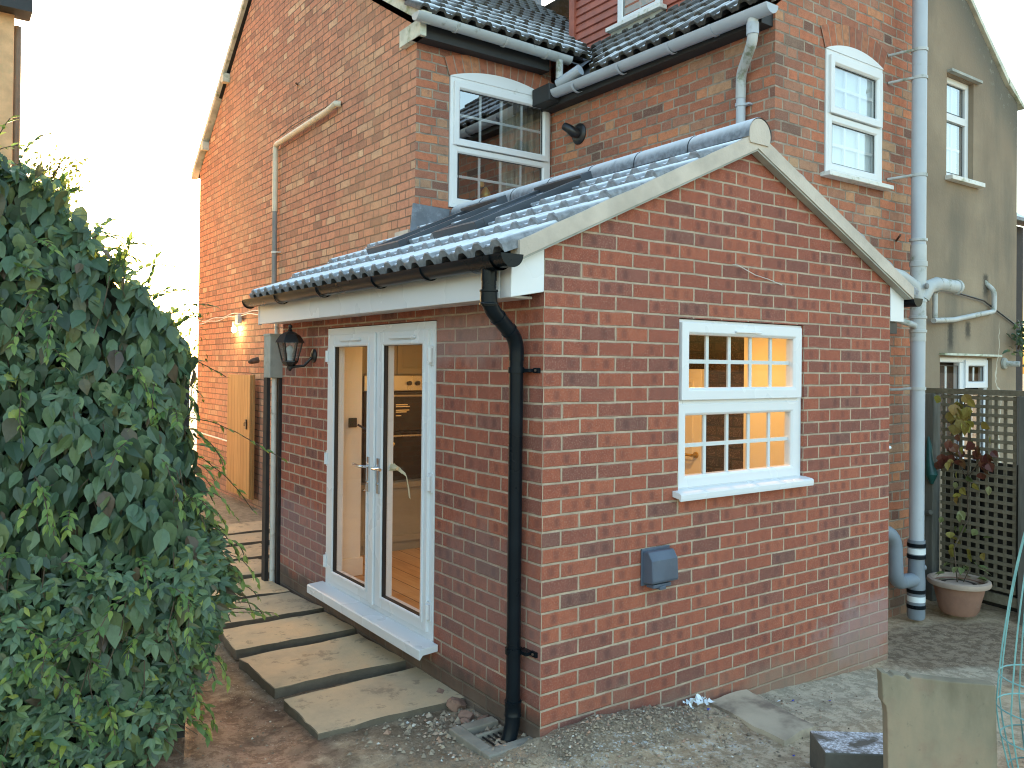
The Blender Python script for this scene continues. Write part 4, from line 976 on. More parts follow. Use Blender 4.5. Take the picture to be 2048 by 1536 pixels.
cp = thing('overflow_pipe', 'cream painted pipe running down and along the old gable wall', 'pipe', (.975, 6.45, 2.6))
m = MB(); m.tube([(1.02,4.70,4.285),(.975,4.72,4.285)] + bend((.975,4.72,4.285),(.975,4.95,4.26),(.975,6.45,4.25),.08) + bend((.975,5,4.26),(.975,6.46,4.24),(.975,6.46,3.5),.06) + [(.975,6.46,3.46)], .032, 12); m.build('cream_length', M['cream_paint'], cp, smooth=True)
m = MB(); m.tube([(.975,6.46,3.46),(.975,6.46,2.2)], .030, 12); m.build('grey_length', M['grey_conduit'], cp, smooth=True)
m = MB(); m.lathe((.975,6.46,2.98), [(.031,-.012),(.037,-.012),(.037,.012),(.031,.012)], 14); m.box(.98,1.028,6.40,6.45,2.973,2.987); m.build('clip', M['white_pipe'], cp)
m = MB(); m.tube([(.965,4.95,4.305),(.96,5.4,4.33),(.96,5.9,4.335),(.965,6.4,4.30)], .006, 6); m.build('cable', M['black_matt'], cp, smooth=True)
m = MB(); m.tube([(1.03,5.93,4.82),(.93,5.70,4.75)], .010, 8); tag(m.build('metal_spike', M['rust'], smooth=True), 'thin rusty spike sticking out high on the gable wall', 'spike')
m = MB(); m.tube([(4.05,.60,2.72),(3.93,.50,2.74)], .009, 8); tag(m.build('metal_spike', M['rust'], smooth=True), 'short rusty spike in the rear wing wall above the right verge', 'spike')

# cables with a glowing bulb along the gable
sg = thing('string_light', 'white cable with one glowing bulb strung along the gable wall near the wooden gate', 'light', (.98, 7.9, 2.2))
def cabl(o): return [Vector((.985+o*.3, y_, 2.262 + .035*math.sin((y_-6)*.9)**2 + .012*math.sin(y_*7+o*40) + o)) for y_ in [5.4 + .12*i for i in range(42)]]
m = MB(); m.tube(cabl(0), .006, 6); m.tube(cabl(.035), .006, 6); m.build('cable', M['white_pipe'], sg, smooth=True)
m = MB(); m.box(.95,1.01,7.75,7.87,2.19,2.31); m.build('junction_box', M['bulbcap'], sg, bevel=.01)
m = MB(); m.tube([(.95,7.9,2.16),(.95,7.9,2.22)], .02, 10); m.build('bulb_holder', M['bulbcap'], sg, smooth=True)
m = MB(); m.lathe((.95,7.9,2.12), [(.004,-.045),(.024,-.032),(.033,-.01),(.028,.018),(.014,.042)], 16); m.build('bulb', M['bulb'], sg, smooth=True)
ld = bpy.data.lights.new('bulb_light', 'POINT'); ld.energy = .9; ld.color = (1,.72,.32); ld.shadow_soft_size = .04
lo_ = bpy.data.objects.new('bulb_light', ld); COL.objects.link(lo_); attach(lo_, sg); lo_.location = (.86, 7.9, 2.10)

# lantern
ln = thing('wall_lantern', 'black four sided coach lantern on a curved arm beside the french doors', 'lantern', (0, 2.78, 1.75))
LC = Vector((-.155, 2.86, 1.80))
def sq(r, z, tw=math.pi/4): return [LC + Vector((r*math.cos(tw+math.pi/3*k), r*math.sin(tw+math.pi/3*k), z)) for k in range(6)]
def loft(mb, rings):
    n = len(rings[0]); vs_ = [q for r in rings for q in r]; fs = [(i*n+k, i*n+(k+1) % n, (i+1)*n+(k+1) % n, (i+1)*n+k) for i in range(len(rings)-1) for k in range(n)]
    mb.add(vs_, fs + [tuple(range(n))[::-1], tuple(range((len(rings)-1)*n, len(rings)*n))])
m = MB(); loft(m, [sq(.105,.03), sq(.098,.045), sq(.072,.085), sq(.04,.105), sq(.018,.115)]); m.lathe(LC+Vector((0,0,.115)), [(.014,0),(.018,.008),(.010,.018),(.016,.03),(.014,.042),(.003,.05)], 12); m.build('roof', M['black_matt'], ln)
m = MB()
a, c_ = sq(.088,.03), sq(.055,-.105)
for k in range(6): m.tube([a[k], c_[k]], .0055, 6)
loft(m, [sq(.058,-.102), sq(.060,-.112), sq(.04,-.135), sq(.02,-.145), sq(.018,-.165), sq(.006,-.18)]); m.build('frame', M['black_matt'], ln)
m = MB()
for k in range(6): m.quad(a[k], a[(k+1) % 6], c_[(k+1) % 6], c_[k])
m.build('pane', M['lantern_glass'], ln)
m = MB(); m.lathe(LC+Vector((0,0,-.10)), [(.02,0),(.02,.05),(.026,.06),(.03,.08),(.02,.10),(.004,.11)], 14); m.build('bulb', M['blind'], ln, smooth=True)
m = MB(); m.tube([LC+Vector((0,0,-.155)), Vector((-.12,2.84,1.655)), Vector((-.07,2.80,1.66)), Vector((-.03,2.78,1.71)), Vector((-.004,2.775,1.735))], .010, 10); m.build('arm', M['black_matt'], ln, smooth=True)
MB().lathe((-.0005,2.775,1.735), [(.05,0),(.05,-.008),(.04,-.016),(.015,-.024)], 20, 'X').build('wall_plate', M['black_matt'], ln, smooth=True)

# cowl vent, wire and stick on the front wall
cv = thing('cowl_vent', 'slate blue plastic cowled vent on the front brick wall under the window', 'vent', (.74, 0, .65))
m = MB(); m.prism([(.64,-.003,.575),(.64,-.003,.74),(.64,-.05,.742),(.64,-.078,.70),(.64,-.085,.60),(.64,-.08,.585)], (.185,0,0)); m.build('hood', M['vent_blue'], cv, bevel=.008, segs=3)
m = MB(); m.box(.632,.833,-.012,-.002,.565,.752); m.build('back_plate', M['vent_blue'], cv, bevel=.003)
m = MB(); m.box(.66,.79,-.066,-.016,.558,.576); m.box(.70,.745,-.074,-.02,.548,.566); m.build('outlet_lip', M['vent_blue'], cv, bevel=.003)
m = MB(); m.tube([(1.325,-.001,2.252),(1.34,-.02,2.25),(1.5,-.018,2.205),(1.62,-.015,2.19),(1.75,-.012,2.165)], .0022, 6); tag(m.build('loose_wire', M['white_pipe'], smooth=True), 'thin pale loose wire dangling from the front gable brickwork', 'wire')
m = MB(); m.tube([(2.93,.05,1.145),(3.02,.05,1.145)], .012, 8); tag(m.build('pipe_stub', M['white_plastic'], smooth=True), 'short white pipe stub poking out past the right edge of the extension', 'pipe')

# old concrete box, posts and pipe at the far end of the extension
mc = thing('meter_post', 'pale concrete box on a dark post at the far end of the extension', 'post', (-.02, 3.53, -.1))
m = MB(); m.box(-.10,.085,3.45,3.60,1.56,1.90); m.box(-.105,-.01,3.448,3.605,1.895,1.915); m.build('concrete_box', M['concrete'], mc, bevel=.006)
m = MB(); m.tube([(-.045,3.50,1.56),(-.045,3.50,-.1)], .022, 12); m.tube([(-.02,3.52,1.9),(-.02,3.52,2.0)], .02, 12); m.build('pipe', M['white_pipe'], mc, smooth=True)
m = MB(); m.box(-.105,-.075,3.5,3.58,-.12,1.56); m.box(-.02,.03,3.46,3.58,-.12,1.56); m.build('dark_post', M['dark_wood_post'], mc)

# wooden gate swung against the gable wall
gt = thing('wooden_gate', 'honey stained boarded wooden gate standing open against the gable wall', 'gate', (.93, 7.5, -.05))
m = MB(); m.box(.90,.925,7.06,7.98,.01,1.53); m.build('boards', M['gate_wood'], gt, bevel=.003)
m = MB()
for zz in (.2, .8, 1.38): m.box(.9255,.955,7.07,7.97,zz-.05,zz+.05)
m.box(.9255,.96,7.045,7.10,.0,1.535); m.build('ledges', M['gate_edge'], gt, bevel=.003)
m = MB(); m.box(.885,.899,7.16,7.20,.86,.98); m.tube([(.885,7.18,.94),(.87,7.18,.94),(.87,7.18,.90)], .006, 6); m.build('latch', M['black_matt'], gt)
m = MB(); m.tube([(.98,7.0,1.72),(.90,7.0,1.70),(.86,6.97,1.69)], .035, 10, radii=[.04,.035,.02]); tag(m.build('hook_bracket', M['rust'], smooth=True), 'small dark rusty bracket on the gable wall above the wooden gate', 'bracket')
m = MB(); m.tube([(.99,8.1,.62),(.99,9.9,.64)], .012, 8); tag(m.build('low_conduit', M['white_pipe'], smooth=True), 'thin white conduit running low along the gable wall behind the gate', 'pipe')

# ================================================================== SOIL STACK
st = thing('soil_stack', 'tall grey soil stack with branch pipes in the corner between the two houses', 'soil pipe', (4.035, .41, -.3))
SX, SY = 4.035, .41
m = MB(); m.tube([(SX,SY,5.6),(SX,SY,2.62)], .055, 24); m.tube([(SX,SY,1.92),(SX,SY,.30)], .055, 24); m.build('pipe', M['grey_plastic'], st, smooth=True)
m = MB(); m.tube([(SX,SY,2.66),(SX,SY,1.90)], .059, 24)
for zz in (2.70, 2.52, 2.50, 2.22, 2.09, 1.98): m.lathe((SX,SY,zz), [(.058,-.012),(.066,-.010),(.066,.010),(.058,.012)], 24)
m.build('boss_branch', M['grey_plastic_old'], st, smooth=True)
m = MB(); m.tube([(SX+.02,SY-.02,2.24),(SX+.06,SY-.05,2.33),(SX+.16,SY-.07,2.36)], .056, 20); m.tube([(SX+.16,SY-.07,2.36),(SX+.40,SY-.09,2.35)], .052, 20); m.lathe((SX+.40,SY-.09,2.35), [(.060,0),(.060,.03),(.05,.035),(.012,.037),(.012,.06)], 20, 'X'); m.build('branch_pipe', M['grey_plastic_old'], st, smooth=True)
m = MB(); m.tube([(SX-.02,SY-.0,2.24),(SX-.06,SY,2.33),(SX-.18,SY+.04,2.40),(SX-.5,SY+.08,2.45)], .052, 20); m.build('branch_pipe', M['grey_plastic_old'], st, smooth=True)
MB().lathe((SX-.02,SY-.072,2.33), [(.022,0),(.022,-.015),(.016,-.018)], 16, 'Y').build('access_cap', M['grey_conduit'], st, smooth=True)
m = MB(); m.tube([(SX-.03,SY,2.02),(SX-.1,SY-.01,2.03),(SX-.25,SY+.05,2.07)], .024, 14); m.build('waste_pipe', M['grey_plastic_old'], st, smooth=True)
for zz in (4.20, 3.98, 3.21, 1.53):
    m = MB(); m.lathe((SX,SY,zz), [(.056,-.012),(.062,-.012),(.062,.012),(.056,.012)], 24); m.tube([(SX-.05,SY+.02,zz),(SX-.10,SY+.09,zz-.01),(SX-.13,SY+.185,zz-.015)], .011, 8); m.build('clamp', M['grey_plastic_old'], st, smooth=True)
m = MB(); m.lathe((SX,SY,.24), [(.056,-.05),(.064,-.05),(.064,.10),(.056,.10)], 24); m.lathe((SX,SY,.02), [(.058,-.30),(.066,-.28),(.066,.0),(.06,.10),(.06,.2)], 24)
m.tube([(SX-.03,SY,.03),(SX-.16,SY+.02,.03)] + bend((SX-.1,SY+.02,.03),(SX-.26,SY+.02,.03),(SX-.26,SY+.02,.5),.09) + bend((SX-.26,SY+.02,.03),(SX-.26,SY+.03,.40),(SX-.7,SY+.06,.52),.12) + [(SX-.7,SY+.06,.50)], .055, 20)
m.tube([(SX+.03,SY,.10),(SX+.085,SY-.02,.12)], .025, 14); m.build('lower_branch', M['grey_plastic_dark'], st, smooth=True)
m = MB()
for zz in (.30, .21, -.06, -.18): m.lathe((SX,SY,zz), [(.060,-.016),(.070,-.014),(.070,.014),(.060,.016)], 24)
m.build('rubber_collar', M['black_plastic'], st, smooth=True)
m = MB()
for zz in (.255, -.12): MB().lathe((SX,SY,zz), [(.066,-.022),(.0675,-.022),(.0675,.022),(.066,.022)], 24).build('white_band', M['white_plastic'], st, smooth=True)

# ================================================================== RENDERED NEIGHBOUR
nb = thing('rendered_house', 'grey cement rendered house next door with stained gable wall and white windows', 'house', (5.6, 1.4, -.2))
NY = .90; P = front(NY)
b = MB(); wU = (5.425, 5.935, 3.50, 4.46); wL = (5.33, 6.345, .74, 1.80)
wall(b, P, [4.32, 6.86], [-.7, 4.46], [wU, wL], .11)
b.quad(*[P(u, v, 0) for u, v in ((4.32,4.46),(6.86,4.46),(6.60,4.57),(4.32,6.44))]); b.quad((6.86,NY,-.7),(6.86,9,-.7),(6.86,9,4.46),(6.86,NY,4.46))
b.build('wall', M['render'], nb)
m = MB(); N = 24
for i in range(N):
    f0, f1 = i/N, (i+1)/N
    a = Vector((4.30+2.32*f0, NY-.03, 6.46-1.88*f0)); c_ = Vector((4.30+2.32*f1, NY-.03, 6.46-1.88*f1)); w0, w1 = .02*noise.noise(a*4), .02*noise.noise(c_*4)
    m.prism([a, c_, c_+Vector((0,0,.06+w1)), a+Vector((0,0,.06+w0))], (0,.2,0))
m.prism([(6.60,NY-.03,4.60),(6.95,NY-.03,4.40),(6.95,NY-.03,4.44),(6.62,NY-.03,4.66)], (0,.2,0)); m.build('verge', M['verge_old'], nb)
m = MB(); m.quad((4.3,NY+.1,6.46),(6.95,NY+.1,4.33),(6.95,9,4.33),(4.3,9,6.46)); m.build('roof', M['tile_old'], nb)
Pw = front(NY+.06); m = MB(); ring(m, Pw, wU[0], wU[1], wU[2], wU[3], .055, -.05, .012, .008); pbox(m, Pw, wU[0]+.056, wU[1]-.056, 4.05, 4.12, -.05, .010); f = m.build('window', M['upvc_old'], nb, bevel=.003)
lights(Pw, wU[0]+.07, wU[1]-.09, 4.13, 4.40, 2, 1, -.012, f, None, M['glass_up'], M['upvc_old']); lights(Pw, wU[0]+.07, wU[1]-.09, 3.56, 4.04, 2, 2, -.012, f, None, M['glass_up'], M['upvc_old'])
m = MB(); m.quad(Pw(wU[0]+.05,3.52,-.03), Pw(wU[1]-.14,3.52,-.03), Pw(wU[1]-.14,4.42,-.03), Pw(wU[0]+.05,4.42,-.03)); m.build('obscured_glass', M['blind'], f)
m = MB(); m.box(wU[0]-.02,wU[1]+.10,NY-.07,NY+.05,3.455,3.497); m.build('window_sill', M['sill_old'], f, bevel=.004)
m = MB(); m.box(wU[0]-.0,wU[1]+.08,NY-.05,NY+.03,4.47,4.495); m.build('drip_ledge', M['concrete'], f)
m = MB(); ring(m, Pw, wL[0], wL[1], wL[2], wL[3], .05, -.05, .012, .008); pbox(m, Pw, 5.80, 5.90, wL[2]+.05, wL[3]-.05, -.05, .010); ring(m, Pw, 5.88, wL[1]-.02, 1.505, wL[3]-.02, .062, -.02, .03, .01); f = m.build('window', M['upvc'], nb, bevel=.003)
lights(Pw, wL[0]+.055, 5.795, wL[2]+.06, wL[3]-.08, 2, 1, -.012, f, None, M['glass'], M['upvc']); lights(Pw, 5.945, wL[1]-.085, 1.57, wL[3]-.085, 2, 1, .0, f, None, M['glass'], M['upvc']); lights(Pw, 5.905, wL[1]-.055, wL[2]+.06, 1.49, 2, 1, -.012, f, None, M['glass_up'], M['upvc'])
m = MB(); m.box(wL[0]-.01,wL[1]+.10,NY-.05,NY+.03,1.815,1.835); m.build('drip_ledge', M['verge_old'], f)
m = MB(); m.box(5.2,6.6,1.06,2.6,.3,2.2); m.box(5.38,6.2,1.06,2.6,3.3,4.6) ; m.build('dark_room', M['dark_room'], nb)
wp = thing('waste_pipes', 'old grey waste pipes stepping across the rendered gable wall', 'pipe', (5.7, .85, 2.1))
m = MB(); m.tube([(5.02,.80,2.12),(5.45,.84,2.145),(6.18,.85,2.25)] + bend((6.1,.85,2.24),(6.27,.85,2.26),(6.27,.85,2.5),.05) + bend((6.27,.85,2.3),(6.27,.85,2.46),(6.22,.9,2.54),.04) + [(6.20,.92,2.56)], .024, 12); m.tube([(5.10,.83,2.15),(5.10,.83,2.38),(5.0,.7,2.42)], .024, 12); m.build('pipe', M['grey_plastic_old'], wp, smooth=True)
m = MB(); m.tube([(5.1,.85,2.42),(5.5,.86,2.41),(6.1,.87,2.36),(6.86,.88,2.13)], .008, 6); m.build('cable', M['black_matt'], wp, smooth=True)
ov = thing('overflow_outlet', 'small grey stub pipe in a round collar low on the rendered wall', 'pipe', (6.58, .88, 1.75))
MB().lathe((6.58,.895,1.75), [(.06,0),(.055,-.02),(.03,-.03)], 18, 'Y').build('collar', M['concrete'], ov, smooth=True)
m = MB(); m.tube([(6.58,.88,1.75),(6.62,.76,1.745)], .028, 14); m.build('pipe', M['grey_plastic_old'], ov, smooth=True)
m = MB(); m.tube([(4.62,.86,4.9),(4.60,.80,4.62)], .018, 8); m.lathe((4.66,.86,4.72), [(.03,-.02),(.04,0),(.03,.02)], 10); m.lathe((4.66,.86,4.45), [(.03,-.02),(.04,0),(.03,.02)], 10)
tag(m.build('line_insulator', M['black_matt'], smooth=True), 'black line insulators behind the upper part of the soil stack', 'insulator')
ae = thing('roof_aerial', 'thin television aerial mast rising behind the rendered roof edge', 'aerial', (7.6, 2.6, 4.6))
m = MB(); m.tube([(7.6,2.6,4.3),(7.6,2.6,5.48)], .010, 8); m.build('mast', M['aerial'], ae, smooth=True)
m = MB(); m.tube([(7.52,2.6,5.46),(8.3,2.6,5.44)], .007, 8); m.tube([(7.62,2.45,5.45),(7.62,2.75,5.45)], .005, 6); m.build('boom', M['aerial'], ae, smooth=True)
fh = thing('far_house', 'dark brick house with a frosted tiled lean to at the far right edge', 'house', (9.6, 4.5, -.2))
m = MB(); m.box(8.2,13,4.0,8,-.7,5.05); m.build('wall', M['brick_old'], fh)
m = MB(); m.prism([(8.1,3.9,5.0),(13,3.9,5.0),(13,8,6.4),(8.1,8,6.4)], (0,0,.12)); m.build('roof', M['tile_old'], fh)
m = MB(); m.prism([(7.6,2.9,4.0),(12,2.9,4.0),(12,4.0,4.75),(7.6,4.0,4.75)], (0,0,.10)); m.build('lean_to_roof', M['tile_new'], fh)
m = MB(); m.box(7.7,12,3.0,3.99,-.7,3.98); m.build('lean_to_wall', M['dark_wood_post'], fh)
m = MB(); gutter(m, (7.6,2.84,4.0), (12,2.84,4.0), .06); m.build('gutter', M['black_plastic'], fh)

# ================================================================== LEFT NEIGHBOUR
lh = thing('neighbour_house', 'red brick house with a tan rendered corner at the far left edge', 'house', (-4, 9.5, -.2))
m = MB(); m.box(-9,-1.86,8.6,16,-.7,9); m.build('wall', M['brick_old'], lh)
m = MB(); m.box(-1.858,-1.52,8.57,16,-.7,8.8); m.build('rendered_corner', M['render_tan'], lh, bevel=.01)
m = MB(); m.box(-9.1,-1.35,8.35,8.7,5.86,6.1) ; m.prism([(-9.1,8.3,6.1),(-1.3,8.3,6.1),(-1.3,12.3,9.0),(-9.1,12.3,9.0)], (0,0,.12)); 
m.build('eaves', M['dark_fascia'], lh)
m = MB(); m.tube([(-1.475,8.8,5.8),(-1.475,8.8,4.02)], .05, 12); m.lathe((-1.475,8.8,4.05), [(.05,-.1),(.06,-.1),(.07,-.02),(.05,0)], 12); m.build('downpipe', M['brown_pipe'], lh, smooth=True)

# ================================================================== PAVING
def slab_mesh(name, mat, corners, z, th, seed, N=9, rough=.012, top=.006):
    rnd = random.Random(seed); m = MB(); c = [Vector((*p, z)) for p in corners]
    def edge(a, b_):
        out = []
        for i in range(N):
            p = a.lerp(b_, i/N); d = (b_-a).normalized(); o = Vector((d.y, -d.x, 0))
            out.append(p + o*rough*noise.noise(Vector((p.x*7, p.y*7, seed*3.1))) + (o*0))
        return out
    loop = edge(c[0], c[1]) + edge(c[1], c[2]) + edge(c[2], c[3]) + edge(c[3], c[0]); n = len(loop); cen = sum(loop, Vector())/n
    rings_ = []
    for f, dz in ((1.0, -th), (1.0, -.006), (.992, 0), (.85, 0), (.6, 0), (.3, 0)):
        rings_.append([cen + (p-cen)*f + Vector((0, 0, dz + (top*noise.fractal(Vector((p.x*f*5+seed, p.y*f*5, 1)), 1, 2, 3) if dz > -.02 and f < 1 else 0))) for p in loop])
    m.v = [tuple(q) for r in rings_ for q in r] + [(cen.x, cen.y, z)]
    for i in range(len(rings_)-1):
        for k in range(n): m.f.append((i*n+k, i*n+(k+1) % n, (i+1)*n+(k+1) % n, (i+1)*n+k))
    b0 = (len(rings_)-1)*n
    for k in range(n): m.f.append((b0+k, b0+(k+1) % n, len(rings_)*n))
    m.f.append(tuple(range(n))[::-1])
    return m.build(name, mat, smooth=True)
rows = [(.67, 1.18, -.815, .03, 'nearest sandstone slab, grey buff, by the drain end of the stepping path'), (1.345, 1.885, -.80, .005, 'second sandstone slab from the drain, in front of the right door leaf'),
 (2.0, 2.44, -.77, .01, 'third sandstone slab from the drain, in front of the left door leaf'), (2.575, 3.06, -.74, -.02, 'fourth sandstone slab, just past the left end of the door sill'),
 (3.15, 3.66, -.72, -.03, 'fifth sandstone slab from the drain, beside the end of the extension wall'), (3.755, 4.28, -.58, .10, 'sixth sandstone slab, first beyond the end of the extension'),
 (4.385, 4.88, -.45, .33, 'seventh sandstone slab from the drain, narrow and half hidden by leaves'), (4.965, 5.39, -.3, .54, 'eighth sandstone slab, second last before the gate'), (5.51, 5.98, -.15, .75, 'farthest sandstone slab of the stepping path, near the wooden gate')]
for i, (ya, yb, xa, xb, lab) in enumerate(rows):
    r = random.Random(i*7+1); j = lambda: r.uniform(-.018,.018); zt = -.072 + (.012 if i > 4 else 0) + r.uniform(-.006,.006)
    o = slab_mesh('paving_slab', M['slab'], [(xa+j(), ya+j()), (xb+j(), ya+j()-.02), (xb+j()-.02, yb+j()), (xa+j()+.01, yb+j())], zt, .06, i+1)
    tag(o, lab, 'paving slab', 'sandstone slabs of the stepping path')

# drain surround by the downpipe
dg = thing('drain_gully', 'square concrete gully surround with a grate under the black downpipe', 'drain', (-.12, .19, -.08))
m = MB(); z0, z1 = -.14, -.066
m.box(-.27,.02,.02,.085,z0,z1); m.box(-.27,-.205,.086,.37,z0,z1-.002); m.box(-.204,-.02,.305,.37,z0,z1-.001); m.box(-.204,-.02,.225,.245,z0,z1-.004)
m.build('surround', simple('worn gully concrete', (.27,.235,.185), .9, .2, 6, .4, 60, grime=(.16,.135,.105), gscale=6, gth=.55), dg, bevel=.006)
m = MB(); m.box(-.204,-.02,.0865,.3045,-.135,-.115); m.build('pit', M['seal'], dg)
m = MB()
for i in range(6): m.tube([(-.20+.03*i,.09,-.082),(-.20+.03*i,.22,-.082)], .005, 6)
m.build('grate', M['black_matt'], dg)

# slab lying at the wall foot, leaning slab and block
o = slab_mesh('fallen_slab', M['pale_slab'], [(1.05,-.56), (1.32,-.54), (1.42,-.04), (1.10,-.03)], -.115, .05, 31, rough=.02)
tag(o, 'broken mud covered concrete slab lying against the foot of the front wall', 'slab')
def lean():
    m = MB(); c0 = Vector((.700,-1.258,.500)); cu = (Vector((1.068,-1.514,.452)) - c0); top = [0, .06, .13, .3, .55, .8, 1.0]
    dn = Vector((.02,-.02,-1)).normalized()
    outline = [(0,0), (.055,.002), (.075,.012), (.10,.012), (.115,.003), (.21,.004), (.225,.016), (.25,.017), (.265,.004), (.6,.006), (1.0,.0), (1.0,.62), (.04,.62), (.045,.16), (.035,.13), (.01,.115), (.008,.05)]
    pts = [c0 + cu*a + dn*b_ for a, b_ in outline]
    thick = Vector((.30,.44,.04)).normalized()*.045
    m.prism(pts, thick); return m
tag(lean().build('leaning_slab', M['lean_slab'], bevel=.004), 'upright grey stone slab with chipped top edge leaning at the lower right', 'slab')
m = MB(); mt = Matrix.Translation((1.06,-.93,-.10)) @ Matrix.Rotation(R_(-38), 4, 'Z'); m.box(-.17,.17,-.11,.11,-.06,.115, mt)
tag(m.build('concrete_block', M['block'], bevel=.008), 'dark concrete block with frost on top beside the leaning slab', 'block')
m = MB(); mt = Matrix.Translation((.80,-.98,-.13)) @ Matrix.Rotation(R_(-20), 4, 'Z'); m.box(-.22,.22,-.035,.035,-.02,.05, mt)
tag(m.build('timber_offcut', M['dark_wood_post'], bevel=.004), 'dark timber offcut lying in frosty dirt left of the concrete block', 'timber')

# wire plant cage
wc = thing('wire_cage', 'tall pale teal wire plant cage at the lower right edge', 'plant cage', (1.21, -1.57, -.1))
cx, cy = 1.215, -1.625
m = MB()
for k in range(10):
    a = 2*math.pi*k/10 + .3; path = []
    for i in range(16):
        f = i/15; r = .155*math.sin(math.pi*min(1, .28 + .58*(1-f)))**.8 if f < 1 else .02
        r = .16*(1-f**2.2)+.012
        z_ = .06+ .5*f**1 + .65*f*f*.55
        rr = r if f > .25 else r*(.55+.45*f/.25)
        path.append((cx+rr*math.cos(a), cy+rr*math.sin(a), .02+1.25*f))
    m.tube(path, .0033, 6)
m.build('upright_wires', M['teal_wire'], wc, smooth=True)
for zz in (.12, .24, .36, .48):
    f = (zz-.02)/1.25; r = (.16*(1-f**2.2)+.012)*(1 if f > .25 else .55+.45*f/.25); hm = MB(); hm.tube([(cx+r*math.cos(a), cy+r*math.sin(a), zz) for a in [2*math.pi*k/28 for k in range(29)]], .003, 6); hm.build('hoop', M['teal_wire'], wc, smooth=True)
tb = thing('tan_tub', 'tan plastic tub with a black base standing inside the wire cage', 'tub', (1.21, -1.62, .0))
MB().lathe((1.26,-1.60,.0), [(.05,.17),(.055,.17),(.062,.30),(.058,.33),(.0,.33)], 24).build('body', M['cardboard'], tb, smooth=True)
MB().lathe((1.26,-1.60,.0), [(.045,-.1),(.05,-.1),(.056,.169),(.0,.169)], 24).build('base', M['black_plastic'], tb, smooth=True)

# litter
def scrap(name, lab, c, s, mat, seed, grp=None):
    r = random.Random(seed); m = MB(); n = 7
    pts = [Vector(c) + Vector((s*r.uniform(.5,1)*math.cos(2*math.pi*k/n), s*.6*r.uniform(.5,1)*math.sin(2*math.pi*k/n), r.uniform(0,s*.5))) for k in range(n)] + [Vector(c)+Vector((0,0,s*.55))]
    m.add(pts, [(k, (k+1) % n, n) for k in range(n)]); o = m.build(name, mat); tag(o, lab, 'scrap', grp); return o
for i, (x, y, s, lab) in enumerate([(1.02,-.02+-.10,.016,'blue plastic scrap nearest the white plastic sheet'), (1.46,-.09,.013,'blue plastic scrap against the wall foot beyond the fallen slab'), (1.66,-.17,.016,'blue plastic scrap in the middle of the pale cement'), (1.86,-.27,.013,'rightmost of the blue plastic scraps on the pale cement'), (.99,-.66,.013,'blue plastic scrap out in the dirt nearest the viewer')]):
    scrap('blue_scrap', lab, (x, y, gz(x, y)+.004), s, M['blue_plastic'], 60+i, 'blue plastic scraps on the dirt')
m = MB(); n_ = 9; r_ = random.Random(71)
m.v = [(.93+.15*i/n_+.012*noise.noise(Vector((i*.9,j*.7,1))), -.10+.085*j/n_+.02*noise.noise(Vector((i*.6,j*.8,4))), gz(1.0,-.05)+.028+.035*noise.noise(Vector((i*.55,j*.6,7)))+.01*r_.random()) for j in range(n_+1) for i in range(n_+1)]
m.f = [(j*(n_+1)+i, j*(n_+1)+i+1, (j+1)*(n_+1)+i+1, (j+1)*(n_+1)+i) for j in range(n_) for i in range(n_) if noise.noise(Vector((i*.5,j*.5,9))) > -.25]
tag(m.build('white_sheet', M['white_plastic']), 'crumpled white plastic sheet scrap beside the fallen slab', 'scrap')
scrap('pale_scrap', 'crumpled pale blue scrap on the cement beyond the fallen slab', (1.56,-.15,gz(1.56,-.15)+.006), .022, M['white_plastic'], 73)
def lump(name, lab, c, s, mat, seed, sq_=(1,.7,.6)):
    bm = bmesh.new(); bmesh.ops.create_icosphere(bm, subdivisions=2, radius=1); r = random.Random(seed); off = Vector((seed*3.3, seed*1.7, 0))
    for v in bm.verts:
        d = v.co.normalized(); v.co = Vector((max(-.8, min(.8, d.x))*sq_[0], max(-.75, min(.75, d.y))*sq_[1], max(-.7, min(.7, d.z))*sq_[2]))*s*(1+.25*noise.noise(d*1.7+off))
    me = bpy.data.meshes.new(name); bm.to_mesh(me); bm.free(); me.materials.append(mat); o = bpy.data.objects.new(name, me); COL.objects.link(o); o.location = c; o.rotation_euler = (r.uniform(-.4,.4), r.uniform(-.4,.4), r.uniform(0,6)); return tag(o, lab, 'rubble', 'broken brick pieces by the drain')
for i, (x, y, s, lab) in enumerate([(-.07,.62,.07,'broken brick lump at the near end of the door sill trench'), (-.09,.50,.05,'small red brick lump between the nearest slab and the drain'), (-.05,.78,.06,'brick fragment tucked under the end of the door sill'), (-.13,.44,.035,'smallest brick chip beside the drain surround'), (.02-.07,.40,.04,'grey brown chunk against the wall behind the drain')]):
    lump('brick_fragment', lab, (x, y, gz(x, y)+s*.25), s, M['stone_bit'], i+2)
m = MB(); rr = random.Random(5)
